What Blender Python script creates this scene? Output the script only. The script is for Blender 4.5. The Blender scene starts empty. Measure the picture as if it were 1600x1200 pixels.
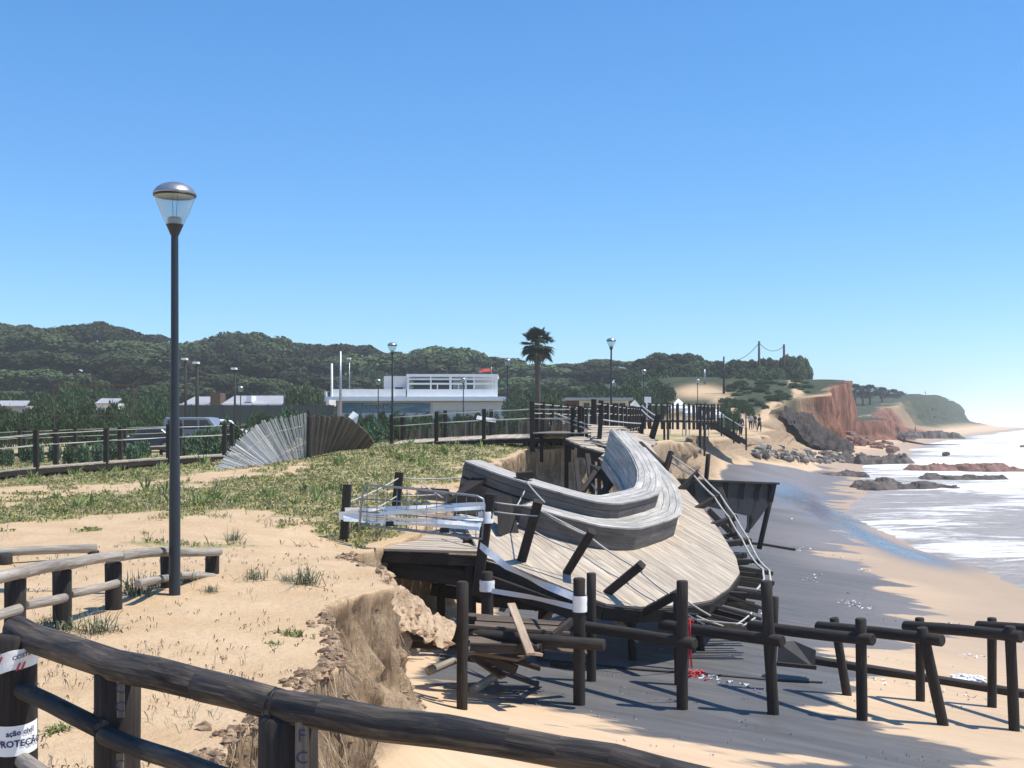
import bpy, bmesh, math, random
import numpy as np
from mathutils import Vector, Matrix, Euler
R = math.radians
random.seed(7)
rng = np.random.default_rng(11)
SC = bpy.context.scene
COL = SC.collection

# ---------------------------------------------------------------- camera
CZ, F = 1.64, 1800.0
cd = bpy.data.cameras.new("camera")
cd.sensor_width = 36.0
cd.lens = 36.0 * F / 1600.0
cd.shift_y = 55.0 / 1600.0
cd.clip_start = 0.1
cd.clip_end = 20000
cam = bpy.data.objects.new("camera", cd)
cam.location = (0, 0, CZ)
cam.rotation_euler = (R(90), 0, 0)
COL.objects.link(cam)
SC.camera = cam

# ---------------------------------------------------------------- sky and sun
SUN_EL, SUN_AZ = 64.0, 95.0           # azimuth measured from +Y (view) towards +X (sea)
w = bpy.data.worlds.new("World")
SC.world = w
w.use_nodes = True
nt = w.node_tree
nt.nodes.clear()
wo = nt.nodes.new("ShaderNodeOutputWorld")
bg = nt.nodes.new("ShaderNodeBackground")
sky = nt.nodes.new("ShaderNodeTexSky")
sky.sky_type = 'NISHITA'
sky.sun_disc = False
sky.sun_elevation = R(SUN_EL)
sky.sun_rotation = R(SUN_AZ)
sky.altitude = 0
sky.air_density = 1.0
sky.dust_density = 0.0
sky.ozone_density = 5.0
bg.inputs[1].default_value = 0.125
hs0 = nt.nodes.new("ShaderNodeHueSaturation")
hs0.inputs['Saturation'].default_value = 1.17
hs0.inputs['Value'].default_value = 1.0
gm0 = nt.nodes.new("ShaderNodeGamma")
gm0.inputs[1].default_value = 0.80
mx0 = nt.nodes.new("ShaderNodeMix"); mx0.data_type = 'RGBA'; mx0.blend_type = 'MULTIPLY'
mx0.inputs[0].default_value = 1.0
mx0.inputs[7].default_value = (1.20, 1.46, 1.74, 1)
nt.links.new(sky.outputs[0], gm0.inputs[0])
nt.links.new(gm0.outputs[0], mx0.inputs[6])
nt.links.new(mx0.outputs[2], hs0.inputs['Color'])
nt.links.new(hs0.outputs[0], bg.inputs[0])
nt.links.new(bg.outputs[0], wo.inputs[0])
sd = bpy.data.lights.new("sun", 'SUN')
sd.energy = 5.0
sd.angle = R(0.53)
sd.color = (1.0, 0.94, 0.83)
sun = bpy.data.objects.new("sun", sd)
sv = Vector((math.cos(R(SUN_EL)) * math.sin(R(SUN_AZ)), math.cos(R(SUN_EL)) * math.cos(R(SUN_AZ)), math.sin(R(SUN_EL))))
sun.rotation_euler = sv.to_track_quat('Z', 'Y').to_euler()
sun.location = sv * 50
COL.objects.link(sun)
SC.view_settings.view_transform = 'Standard'
SC.view_settings.look = 'None'
SC.view_settings.exposure = 0.18
SC.view_settings.gamma = 1.0
SC.view_settings.use_curve_mapping = False
SC.render.engine = 'CYCLES'
SC.cycles.max_bounces = 6
SC.cycles.diffuse_bounces = 3
SC.cycles.glossy_bounces = 3
SC.cycles.transparent_max_bounces = 8
SC.cycles.use_denoising = True
SC.cycles.volume_bounces = 2

# ---------------------------------------------------------------- helpers
def P(px, py, Y):
    return Vector(((px - 800) / F * Y, Y, CZ - (py - 655) / F * Y))

def hash2(ix, iy, seed):
    n = (ix.astype(np.int64) * 374761393 + iy.astype(np.int64) * 668265263 + seed * 1442695041) & 0xffffffff
    n = ((n ^ (n >> 13)) * 1274126177) & 0xffffffff
    n = (n ^ (n >> 16)) & 0xffffffff
    return n / 4294967295.0
def vn(x, y, seed=0):
    x = np.asarray(x, float); y = np.asarray(y, float)
    xi = np.floor(x); yi = np.floor(y); fx = x - xi; fy = y - yi
    fx = fx * fx * (3 - 2 * fx); fy = fy * fy * (3 - 2 * fy)
    a = hash2(xi, yi, seed); b = hash2(xi + 1, yi, seed); c = hash2(xi, yi + 1, seed); d = hash2(xi + 1, yi + 1, seed)
    return (a * (1 - fx) + b * fx) * (1 - fy) + (c * (1 - fx) + d * fx) * fy
def fbm(x, y, o=4, seed=0):
    s = 0; a = 0.5; t = 0
    for i in range(o):
        s = s + a * vn(x * 2 ** i + 17.3 * i, y * 2 ** i - 9.1 * i, seed + i); t += a; a *= 0.5
    return s / t
def ss(a, b, x):
    t = np.clip((np.asarray(x, float) - a) / (b - a), 0, 1)
    return t * t * (3 - 2 * t)

def link(o, parent=None):
    COL.objects.link(o)
    if parent is not None:
        o.parent = parent
    return o
def thing(name, label, cat, loc=(0, 0, 0), rz=0.0, group=None, kind=None):
    o = bpy.data.objects.new(name, None)
    o.empty_display_size = 0.2
    o.location = loc
    o.rotation_euler = (0, 0, rz)
    link(o)
    return tag(o, label, cat, group, kind)
def tag(o, label=None, cat=None, group=None, kind=None):
    if label: o['label'] = label
    if cat: o['category'] = cat
    if group: o['group'] = group
    if kind: o['kind'] = kind
    return o
def dup(root, loc=None, rz=None, label=None, group=None, scale=None):
    r = root.copy(); COL.objects.link(r)
    if loc is not None: r.location = loc
    if rz is not None: r.rotation_euler = (0, 0, rz)
    if scale is not None: r.scale = scale if hasattr(scale, '__len__') else (scale,) * 3
    if label: r['label'] = label
    if group: r['group'] = group
    for ch in list(root.children):
        c = ch.copy(); COL.objects.link(c); c.parent = r
        for g in list(ch.children):
            d = g.copy(); COL.objects.link(d); d.parent = c
    return r

class MB:
    """collects shapes, in world coordinates, and links them as one mesh"""
    def __init__(s):
        s.v = []; s.f = []; s.uv = []; s.sm = []
    def add(s, vs, fs, uvs=None, smooth=False):
        b = len(s.v)
        s.v.extend([tuple(v) for v in vs])
        for i, f in enumerate(fs):
            s.f.append([b + k for k in f])
            s.uv.append(uvs[i] if uvs else [(0, 0)] * len(f))
            s.sm.append(smooth)
    def beam(s, p0, p1, w, h, up=(0, 0, 1), roll=0.0, jit=0.0, taper=1.0):
        p0 = Vector(p0); p1 = Vector(p1); d = (p1 - p0); L = d.length
        if L < 1e-6: return
        d.normalize(); up = Vector(up)
        if abs(d.dot(up)) > 0.97: up = Vector((0, 1, 0)) if abs(d.y) < 0.9 else Vector((1, 0, 0))
        sx = d.cross(up).normalized(); sz = sx.cross(d).normalized()
        if roll:
            q = Matrix.Rotation(roll, 3, d); sx = q @ sx; sz = q @ sz
        vs = []; c = min(w, h) * 0.13
        prof = [(-w/2 + c, -h/2), (w/2 - c, -h/2), (w/2, -h/2 + c), (w/2, h/2 - c), (w/2 - c, h/2), (-w/2 + c, h/2), (-w/2, h/2 - c), (-w/2, -h/2 + c)]
        nseg = max(1, min(6, int(L / 0.7))) if jit else 1
        for k in range(nseg + 1):
            t = k / nseg; o = p0 + d * L * t; tp = 1 + (taper - 1) * t
            jx = random.uniform(-jit, jit); jz = random.uniform(-jit, jit)
            for (a, b) in prof:
                vs.append(o + sx * (a * tp + jx) + sz * (b * tp + jz))
        n = 8; fs = []; uv = []; u0 = random.random() * 50
        v0 = random.random() * 50
        per = [0]
        for i in range(n):
            a = prof[i]; b = prof[(i + 1) % n]; per.append(per[-1] + math.hypot(a[0] - b[0], a[1] - b[1]))
        for k in range(nseg):
            for i in range(n):
                j = (i + 1) % n
                fs.append([k * n + i, (k + 1) * n + i, (k + 1) * n + j, k * n + j][::-1])
                ua = u0 + L * k / nseg; ub = u0 + L * (k + 1) / nseg
                uv.append([(ua, v0 + per[i]), (ub, v0 + per[i]), (ub, v0 + per[i + 1]), (ua, v0 + per[i + 1])][::-1])
        e = nseg * n
        fs.append(list(range(n))); uv.append([(u0 + 30 + a * 8, v0 + b) for a, b in prof])
        fs.append([e + i for i in range(n)][::-1]); uv.append([(u0 + 30 + a * 8, v0 + b) for a, b in prof][::-1])
        s.add(vs, fs, uv)
    def tube(s, pts, r, seg=8, caps=True, smooth=True, jit=0.0, flat=1.0):
        pts = [Vector(p) for p in pts]
        if not hasattr(r, '__len__'): r = [r] * len(pts)
        prev = None; vs = []; u = random.random() * 50; v0 = random.random() * 50; us = [u]
        for i, p in enumerate(pts):
            d = (pts[min(i + 1, len(pts) - 1)] - pts[max(i - 1, 0)]).normalized()
            if prev is None:
                a = Vector((0, 0, 1)) if abs(d.z) < 0.9 else Vector((1, 0, 0))
                x = d.cross(a).normalized()
            else:
                x = (prev - d * prev.dot(d)).normalized()
            prev = x; y = d.cross(x).normalized()
            for k in range(seg):
                t = 2 * math.pi * k / seg; rr = r[i] * (1 + random.uniform(-jit, jit))
                vs.append(p + (x * math.cos(t) + y * math.sin(t) * flat) * rr)
            if i: us.append(us[-1] + (p - pts[i - 1]).length)
        fs = []; uv = []
        for i in range(len(pts) - 1):
            for k in range(seg):
                k2 = (k + 1) % seg
                fs.append([i * seg + k, i * seg + k2, (i + 1) * seg + k2, (i + 1) * seg + k])
                va = v0 + k / seg * 6.28 * r[i]; vb = v0 + (k + 1) / seg * 6.28 * r[i]
                uv.append([(us[i], va), (us[i], vb), (us[i + 1], vb), (us[i + 1], va)])
        s.add(vs, fs, uv, smooth)
        if caps:
            e = (len(pts) - 1) * seg
            b = len(s.v) - len(vs)
            s.f.append([b + k for k in range(seg)][::-1]); s.uv.append([(us[0] + 30 + math.cos(6.28 * k / seg) * .4, v0 + math.sin(6.28 * k / seg) * .05) for k in range(seg)]); s.sm.append(False)
            s.f.append([b + e + k for k in range(seg)]); s.uv.append([(us[0] + 30 + math.cos(6.28 * k / seg) * .4, v0 + math.sin(6.28 * k / seg) * .05) for k in range(seg)]); s.sm.append(False)
    def log(s, p0, p1, r, seg=12, r1=None, flat=1.0, n=None, bend=0.0):
        """a round post or rail with slightly uneven surface and chamfered ends"""
        p0 = Vector(p0); p1 = Vector(p1); L = (p1 - p0).length; d = (p1 - p0).normalized()
        r1 = r if r1 is None else r1
        n = n or max(3, int(L / 0.3)); c = r * 0.18
        q = Vector((random.uniform(-1, 1), random.uniform(-1, 1), random.uniform(-1, 1)))
        q = (q - d * q.dot(d)).normalized()
        pts = [p0, p0 + d * c]; rs = [r * 0.82, r]
        for k in range(1, n):
            t = k / n
            pts.append(p0 + d * L * t + q * bend * math.sin(math.pi * t)); rs.append((r + (r1 - r) * t) * random.uniform(0.975, 1.03))
        pts += [p1 - d * c, p1]; rs += [r1, r1 * 0.82]
        s.tube(pts, rs, seg, True, True, 0.018, flat)
    def lathe(s, c, prof, seg=24, smooth=True):
        vs = []; c = Vector(c)
        for (rr, z) in prof:
            for k in range(seg):
                t = 2 * math.pi * k / seg
                vs.append(c + Vector((rr * math.cos(t), rr * math.sin(t), z)))
        fs = []
        for i in range(len(prof) - 1):
            for k in range(seg):
                k2 = (k + 1) % seg
                fs.append([i * seg + k, i * seg + k2, (i + 1) * seg + k2, (i + 1) * seg + k])
        s.add(vs, fs, None, smooth)
    def poly(s, pts, th=None, n=None):
        """flat polygon, extruded by th against its normal n"""
        pts = [Vector(p) for p in pts]
        if th is None:
            s.add(pts, [list(range(len(pts)))]); return
        n = Vector(n).normalized(); k = len(pts)
        q = [p - n * th for p in pts]
        fs = [list(range(k)), [k + i for i in range(k)][::-1]] + [[i, k + i, k + (i + 1) % k, (i + 1) % k] for i in range(k)]
        s.add(pts + q, fs)
    def box(s, c, sz, rz=0.0):
        c = Vector(c); x, y, z = sz[0] / 2, sz[1] / 2, sz[2] / 2
        m = Matrix.Rotation(rz, 3, 'Z')
        vs = [c + m @ Vector((a * x, b * y, d * z)) for d in (-1, 1) for a, b in ((-1, -1), (1, -1), (1, 1), (-1, 1))]
        s.add(vs, [[3, 2, 1, 0], [4, 5, 6, 7], [0, 1, 5, 4], [1, 2, 6, 5], [2, 3, 7, 6], [3, 0, 4, 7]])
    def quad(s, a, b, c, d):
        s.add([a, b, c, d], [[0, 1, 2, 3]], [[(0, 0), (1, 0), (1, 1), (0, 1)]])
    def build(s, name, m, parent=None, origin=None):
        o0 = Vector((0, 0, 0))
        if origin is not None: o0 = Vector(origin)
        elif parent is not None: o0 = Vector(parent.location)
        me = bpy.data.meshes.new(name)
        me.from_pydata([(v[0] - o0.x, v[1] - o0.y, v[2] - o0.z) for v in s.v], [], s.f)
        ul = me.uv_layers.new(name="UVMap")
        flat = [c for f in s.uv for uv in f for c in uv]
        ul.data.foreach_set("uv", flat)
        me.polygons.foreach_set("use_smooth", s.sm)
        me.materials.append(m)
        me.update()
        o = bpy.data.objects.new(name, me)
        if parent is None and origin is not None: o.location = o0
        return link(o, parent)

def np_mesh(name, V, Fq, m, smooth=False, attrs=None, parent=None):
    me = bpy.data.meshes.new(name)
    V = np.asarray(V, np.float32); Fq = np.asarray(Fq, np.int32)
    k = Fq.shape[1]
    me.vertices.add(len(V)); me.vertices.foreach_set("co", V.ravel())
    me.loops.add(Fq.size); me.loops.foreach_set("vertex_index", Fq.ravel())
    me.polygons.add(len(Fq)); me.polygons.foreach_set("loop_start", np.arange(0, Fq.size, k, dtype=np.int32))
    me.update(calc_edges=True)
    me.polygons.foreach_set("use_smooth", np.full(len(Fq), smooth))
    for an, arr in (attrs or {}).items():
        a = me.attributes.new(an, 'FLOAT', 'POINT'); a.data.foreach_set("value", np.asarray(arr, np.float32).ravel())
    me.materials.append(m)
    return link(bpy.data.objects.new(name, me), parent)

# ---------------------------------------------------------------- node helper
class NT:
    def __init__(s, name):
        s.m = bpy.data.materials.new(name); s.m.use_nodes = True
        s.t = s.m.node_tree; s.t.nodes.clear()
        s.out = s.t.nodes.new("ShaderNodeOutputMaterial")
        s.b = s.t.nodes.new("ShaderNodeBsdfPrincipled")
        s.t.links.new(s.b.outputs[0], s.out.inputs[0])
    def n(s, ty, **kw):
        n = s.t.nodes.new(ty)
        for k, v in kw.items(): setattr(n, k, v)
        return n
    def l(s, a, b): s.t.links.new(a, b)
    def val(s, sock, v):
        if hasattr(v, 'is_output') or hasattr(v, 'links'): s.l(v, sock)
        else: sock.default_value = v
    def coord(s, out='Object', scale=(1, 1, 1), rot=(0, 0, 0)):
        if out == 'World':
            t = s.n("ShaderNodeNewGeometry").outputs['Position']
        else:
            t = s.n("ShaderNodeTexCoord").outputs[out]
        mp = s.n("ShaderNodeMapping"); s.l(t, mp.inputs[0])
        mp.inputs['Scale'].default_value = scale; mp.inputs['Rotation'].default_value = rot
        return mp.outputs[0]
    def streak(s, ang, scale):
        return s.remap(s.coord('World', (1, 1, 1), (0, 0, ang)), scale)
    def remap(s, v, scale):
        mp = s.n("ShaderNodeMapping"); s.l(v, mp.inputs[0]); mp.inputs['Scale'].default_value = scale
        return mp.outputs[0]
    def noise(s, vec, scale=5, detail=4, rough=0.55, dist=0.0):
        n = s.n("ShaderNodeTexNoise"); s.l(vec, n.inputs['Vector'])
        n.inputs['Scale'].default_value = scale; n.inputs['Detail'].default_value = detail
        n.inputs['Roughness'].default_value = rough; n.inputs['Distortion'].default_value = dist
        return n.outputs['Fac']
    def ramp(s, fac, stops, interp='LINEAR'):
        r = s.n("ShaderNodeValToRGB"); s.l(fac, r.inputs[0]); e = r.color_ramp
        e.interpolation = interp
        while len(e.elements) < len(stops): e.elements.new(0.5)
        for el, (p, c) in zip(e.elements, stops):
            el.position = p; el.color = (c, c, c, 1) if not hasattr(c, '__len__') else (*c[:3], 1)
        return r.outputs[0]
    def mix(s, fac, a, b, mode='MIX'):
        n = s.n("ShaderNodeMix", data_type='RGBA', blend_type=mode)
        s.val(n.inputs[0], fac)
        for i, c in ((6, a), (7, b)):
            if hasattr(c, '__len__') and not hasattr(c, 'links'): n.inputs[i].default_value = (*c[:3], 1)
            else: s.l(c, n.inputs[i])
        return n.outputs[2]
    def math(s, op, a, b=0.0, clamp=False):
        n = s.n("ShaderNodeMath", operation=op, use_clamp=clamp)
        s.val(n.inputs[0], a); s.val(n.inputs[1], b)
        return n.outputs[0]
    def attr(s, name):
        return s.n("ShaderNodeAttribute", attribute_name=name).outputs['Fac']
    def bump(s, h, strength=0.5, dist=0.02):
        n = s.n("ShaderNodeBump"); s.l(h, n.inputs['Height'])
        n.inputs['Strength'].default_value = strength; n.inputs['Distance'].default_value = dist
        s.l(n.outputs[0], s.b.inputs['Normal']); return n
    def fin(s, col=None, rough=0.8, spec=None, metal=None):
        if col is not None:
            if hasattr(col, '__len__') and not hasattr(col, 'links'): s.b.inputs['Base Color'].default_value = (*col[:3], 1)
            else: s.l(col, s.b.inputs['Base Color'])
        s.val(s.b.inputs['Roughness'], rough)
        if spec is not None: s.b.inputs['Specular IOR Level'].default_value = spec
        if metal is not None: s.b.inputs['Metallic'].default_value = metal
        return s.m

def wood(name, dark, light, rough=0.8, sc=1.0, bump=0.5, ivar=0.5, ck=0.25):
    t = NT(name)
    v = t.coord('UV', (1.2 * sc, 22 * sc, 1))
    g = t.noise(v, 3.0, 6, 0.65, 0.4)
    v2 = t.coord('UV', (0.35, 3, 1))
    b = t.noise(v2, 2.0, 3, 0.6)
    isl = t.n("ShaderNodeNewGeometry").outputs['Random Per Island']
    f = t.ramp(g, [(0.3, 0.0), (0.7, 1.0)])
    c = t.mix(f, dark, light)
    bl = t.ramp(b, [(0.35, 0.62), (0.7, 1.15)])
    c = t.mix(1.0, c, bl, 'MULTIPLY')
    il = t.math('ADD', t.math('MULTIPLY', isl, ivar), 1 - ivar / 2)
    c = t.mix(1.0, c, il, 'MULTIPLY')
    vc = t.coord('UV', (0.8, 60, 1))
    crack = t.ramp(t.noise(vc, 2.0, 2, 0.5), [(0.28, ck), (0.36, 1.0)])
    c = t.mix(1.0, c, crack, 'MULTIPLY')
    h = t.mix(1.0, g, crack, 'MULTIPLY')
    t.bump(h, bump, 0.006)
    return t.fin(c, rough, 0.35)
def plain(name, col, rough=0.6, metal=0.0, var=0.25, sc=6.0, spec=0.4):
    t = NT(name)
    n = t.noise(t.coord('Object'), sc, 5, 0.6)
    k = t.ramp(n, [(0.3, 1 - var), (0.7, 1 + var * 0.5)])
    c = t.mix(1.0, col, k, 'MULTIPLY')
    return t.fin(c, rough, spec, metal)

M = {}
M['post'] = wood('dark_weathered_post', (0.013, 0.011, 0.010), (0.055, 0.043, 0.035))
M['rail_near'] = wood('dark_handrail', (0.014, 0.0145, 0.017), (0.062, 0.054, 0.050), 0.55, 1.0, .9)
def rail_mat():
    t = NT('tarred_handrail')
    v = t.coord('UV', (1.5, 26, 1)); g = t.noise(v, 3, 7, .7, .6)
    p = t.noise(t.coord('UV', (1.6, 9, 1)), 1.5, 5, .65, .8)
    c = t.mix(t.ramp(g, [(.3, 0), (.7, 1)]), (.010, .011, .014), (.045, .041, .040))
    c = t.mix(t.ramp(p, [(.44, 0), (.62, .95)]), c, t.mix(t.ramp(g, [(.35, 0), (.65, 1)]), (.05, .038, .030), (.19, .15, .115)))
    k = t.ramp(t.noise(t.coord('UV', (.5, 55, 1)), 2.2, 3, .6), [(.30, .12), (.37, 1)])
    kn = t.n("ShaderNodeTexVoronoi"); t.l(t.coord('UV', (1.3, 7, 1)), kn.inputs['Vector']); kn.inputs['Scale'].default_value = 1.4
    kk = t.ramp(kn.outputs['Distance'], [(.05, .25), (.11, 1)])
    c = t.mix(1.0, c, k, 'MULTIPLY'); c = t.mix(1.0, c, kk, 'MULTIPLY')
    h = t.math('ADD', t.math('MULTIPLY', g, .6), t.math('ADD', t.math('MULTIPLY', k, .7), t.math('MULTIPLY', kk, .3)))
    t.bump(h, .9, .006)
    return t.fin(c, .68, .3)
M['rail_near'] = rail_mat()
M['grey_wood'] = wood('sun_bleached_wood', (0.20, 0.17, 0.14), (0.46, 0.41, 0.35))
M['board'] = wood('pale_deck_board', (0.43, 0.35, 0.262), (0.60, 0.505, 0.395), 0.75, 1.0, .4, .16, .55)
M['bench'] = wood('grey_bench_slat', (0.35, 0.325, 0.29), (0.61, 0.58, 0.53), 0.7, 1.0, .5, .22)
M['joist'] = wood('dark_joist', (0.014, 0.012, 0.011), (0.055, 0.042, 0.034))
M['benchp'] = wood('shaded_bench_panel', (0.10, 0.088, 0.078), (0.20, 0.18, 0.165), 0.8, 1.0, .5, .2)  # shade on the front, backrest and end faces put into the slat colour
M['brown'] = wood('wet_brown_board', (0.06, 0.042, 0.03), (0.20, 0.15, 0.11), 0.75)
M['tan'] = wood('fresh_tan_timber', (0.30, 0.22, 0.15), (0.52, 0.40, 0.29))
M['slat'] = wood('bleached_paling', (0.46, 0.44, 0.41), (0.74, 0.72, 0.68), .8, 1, .5, .5)
M['slatd'] = wood('brown_paling', (0.11, 0.09, 0.072), (0.30, 0.25, 0.20), .8, 1, .5, .9)
M['rod'] = plain('pale_metal_rod', (0.52, 0.49, 0.43), 0.45, 0.0, 0.15)
M['steel'] = plain('galvanised_steel', (0.33, 0.34, 0.36), 0.4, 0.7, 0.25)
M['lamp_metal'] = plain('dark_green_grey_lamp_paint', (0.026, 0.033, 0.042), 0.42, 0.0, 0.2, 3)
M['dome'] = plain('brushed_lamp_dome', (0.42, 0.42, 0.43), 0.34, 0.8, 0.2, 9)
M['white'] = plain('white_render', (0.84, 0.84, 0.82), 0.7, 0.0, 0.06, 1.5)
M['offwhite'] = plain('off_white_wall', (0.72, 0.71, 0.68), 0.8, 0.0, 0.1, 1.0)
M['glassdark'] = plain('dark_window_glass', (0.03, 0.04, 0.05), 0.12, 0.0, 0.2)
M['greyroof'] = plain('grey_roof_sheet', (0.36, 0.36, 0.38), 0.7, 0.0, 0.2, 0.6)
M['brick'] = plain('brown_brick', (0.13, 0.075, 0.05), 0.9, 0.0, 0.3, 3)
M['greenwall'] = plain('dark_green_hoarding', (0.03, 0.055, 0.05), 0.8, 0.0, 0.2)
M['concrete'] = plain('pale_concrete', (0.48, 0.46, 0.43), 0.85, 0, 0.25)
M['red'] = plain('red_netting', (0.75, 0.05, 0.07), 0.6, 0, 0.2)
M['flag'] = plain('red_cloth', (0.70, 0.09, 0.06), 0.7, 0, 0.1)
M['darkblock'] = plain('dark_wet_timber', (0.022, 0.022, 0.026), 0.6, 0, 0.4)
M['whitecloth'] = plain('white_canvas', (0.78, 0.78, 0.78), 0.75, 0, 0.06)
# ---------------------------------------------------------------- terrain
EY = [-50, 4.7, 5.2, 5.55, 6.5, 7.2, 8.5, 9.5, 10.7, 12.0, 13.2, 14.2, 15.2, 16.5, 18.0, 19.5, 22, 25, 29, 33, 36.5, 39, 42, 46, 60, 75, 85, 105, 120, 135, 142, 149, 166, 172, 180, 200, 212, 230, 260, 300, 400, 500, 600, 700, 1200, 3000, 9000]
EX = [6.0, 5.0, 0.3, -1.45, -1.72, -1.3, -1.35, -1.5, -1.62, -1.35, -1.5, -1.8, -2.0, -2.3, -2.2, -1.6, -1.5, -1.4, -0.9, -0.3, 0.6, 2.2, 4.5, 6.0, 8.6, 12.2, 15.5, 22, 26.0, 28.5, 32.0, 41, 49.5, 50, 49, 52, 68, 76, 80, 95, 140, 185, 232, 262, 330, 900, 3000]
WY = [-50, 20, 34, 54, 75, 98, 125, 152, 175, 200, 238, 300, 400, 500, 600, 800, 1200, 3000, 9000]
WX = [11.4, 11.6, 13.4, 15.8, 19.4, 25.5, 36, 52, 60, 70, 88, 118, 168, 220, 268, 320, 420, 1000, 3200]
def edgeX(Y): return np.interp(Y, EY, EX)
def waterX(Y): return np.interp(Y, WY, WX)
def cliffW(Y): return np.interp(Y, [5, 20, 40, 50, 62, 75, 100, 130, 145, 160, 185, 205, 240, 300, 600, 3000], [0.5, 0.55, 0.9, 1.3, 1.9, 2.8, 5.0, 5.5, 4, 2.4, 2.2, 4, 6, 14, 25, 40])

def hill(X, Y):
    s = ss(2, 26, X + 6 * (fbm(X / 25, Y / 25, 2, 5) - .5))
    right = np.interp(Y, [0, 108, 122, 135, 150, 165, 182, 205, 240, 300, 500, 600, 700, 3000], [0, 0, .6, 2.0, 4.8, 7.0, 8.6, 10.2, 11.5, 12, 14, 12, 9, 6])
    left = np.interp(Y, [0, 95, 140, 170, 210, 260, 330, 500, 3000], [0, 0, .9, 1.6, 3.0, 5, 6, 7, 7]) * (1 + .9 * ss(-50, -100, X))
    coast = np.interp(Y, [0, 170, 176, 184, 200, 230, 290, 340, 420, 500, 600, 680, 760, 3000], [1, 1, .60, .24, .12, .12, .2, .45, .75, .85, .8, .5, .3, .3])
    dd = edgeX(Y) - X
    cf = coast + (1 - coast) * ss(0, np.interp(Y, [0, 168, 190, 400, 3000], [14, 16, 70, 110, 200]), dd)
    return (left * (1 - s) + right * s) * cf

def top_h(X, Y):
    z = 0.78 * ss(19, 40, Y) * ss(-17, -3, X) * (1 - .72 * ss(46, 72, Y))
    z = z + hill(X, Y)
    z = z + 0.10 * (fbm(X / 2.6, Y / 2.6, 3, 3) - .5) * ss(4, 12, Y) + 0.06 * (fbm(X / .45, Y / .45, 4, 4) - .5) * (1 - ss(40, 80, Y))
    z = z + 0.9 * (fbm(X / 14, Y / 14, 4, 8) - .5) * ss(60, 130, Y)
    z = z - 0.30 * np.exp(-((X + 2.4) ** 2 / 3.0 + (Y - 18.2) ** 2 / 5.0))
    return z

def beach_h(X, Y):
    e = edgeX(Y); wx = waterX(Y)
    f = np.clip((X - e) / (wx - e), -0.5, 3)
    fp = np.clip(f, 0, 1)
    z = -2.04 - 0.97 * fp ** 2.0
    z = np.where(f > 1, -3.01 - (X - wx) * 0.045, z)
    z = np.maximum(z, -9)
    z = z + 0.05 * (fbm(X / 3.5, Y / 3.5, 3, 21) - .5) + 0.012 * (fbm(X / .4, Y / .6, 2, 22) - .5)
    # talus near the foreground cliff
    z = z + 0.55 * np.exp(-np.clip(X - e - .3, 0, 9) / 0.55) * (1 - ss(13, 17, Y))
    z = z + 1.0 * np.exp(-np.clip(X - e - 1, 0, 99) / 5.0) * ss(60, 75, Y) * (1 - ss(118, 150, Y))
    return z

def jag(Y):
    s = np.clip(Y / 22, 1, 12)
    return ((fbm(Y / 1.1, Y * 0 + 3, 4, 31) - .5) * 0.62 * (1 - ss(30, 60, Y)) + (fbm(Y / 7.0, Y * 0 + 9, 4, 33) - .5) * 7.0 * ss(45, 110, Y) * (1 - .5 * ss(120, 200, Y)))

def ground(X, Y, full=False):
    X = np.asarray(X, float); Y = np.asarray(Y, float)
    d = X - edgeX(Y) - jag(Y)
    w = cliffW(Y)
    tp = top_h(X, Y) - 0.10 * ss(-1.6, 0, d) * (1 - ss(30, 60, Y))
    bt = beach_h(X, Y)
    t = np.clip(d / w, 0, 1)
    k1 = np.interp(Y, [0, 60, 80, 120, 150, 190, 3000], [.78, .72, .58, .45, .80, .75, .5])
    prof = 1 - k1 * ss(0, .30, t) - (1 - k1) * ss(.0, 1, t)
    z = bt + (tp - bt) * prof
    # gullied relief on the face
    face = np.clip(prof * (1 - prof) * 4, 0, 1)
    z = z + face * (fbm(Y / .30, d * 1.5, 4, 41) - .5) * .75 * (1 - ss(40, 90, Y))
    z = z + face * (fbm(Y / 2.2, d * .3, 5, 43) - .5) * 2.2 * ss(44, 70, Y)
    if full: return z, d, w, t, face
    return z

def gz(x, y): return float(ground(np.array([x]), np.array([y]))[0])
def hit(px, py, y0=4.0, y1=2500.0):
    """where the sight line through a photo pixel meets the terrain"""
    Y = y0 * (y1 / y0) ** np.linspace(0, 1, 2600)
    z = CZ - (py - 655) / F * Y
    g = ground((px - 800) / F * Y, Y)
    b = np.nonzero(g >= z)[0]
    Yh = Y[b[0]] if len(b) else y1
    return Vector(((px - 800) / F * Yh, Yh, CZ - (py - 655) / F * Yh))

def geo(a, b, s0, g):
    r = [a]; s = s0
    while r[-1] < b: r.append(r[-1] + s); s *= g
    return np.array(r)
rows = np.concatenate([np.arange(-30, 4, 2.0), np.arange(4.0, 5.4, .065), np.arange(5.4, 15.5, .034), np.arange(15.5, 20, .065), geo(20, 45, .09, 1.006), geo(45.4, 8000, .28, 1.0105)])
cols = np.concatenate([-geo(9, 420, .4, 1.09)[::-1], np.arange(-8.9, -1.5, .11), np.arange(-1.5, -.1, .04), np.arange(-.10, .42, .0125), np.arange(.43, 1.6, .04), np.arange(1.6, 16, .14), geo(16.1, 240, .4, 1.13)])
def sheet_grid(rows, cols):
    YY = np.repeat(rows[:, None], len(cols), 1)
    sc = np.maximum(1, YY / 28.0)
    XX = edgeX(YY) + jag(YY) * 1.0 + cols[None, :] * sc
    nr, nc = YY.shape
    idx = np.arange(nr * nc).reshape(nr, nc)
    Fq = np.stack([idx[:-1, :-1], idx[:-1, 1:], idx[1:, 1:], idx[1:, :-1]], -1).reshape(-1, 4)
    return XX, YY, Fq
XX, YY, FQ = sheet_grid(rows, cols)
ZZ, DD, WW, TT, FACE = ground(XX, YY, True)
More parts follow.
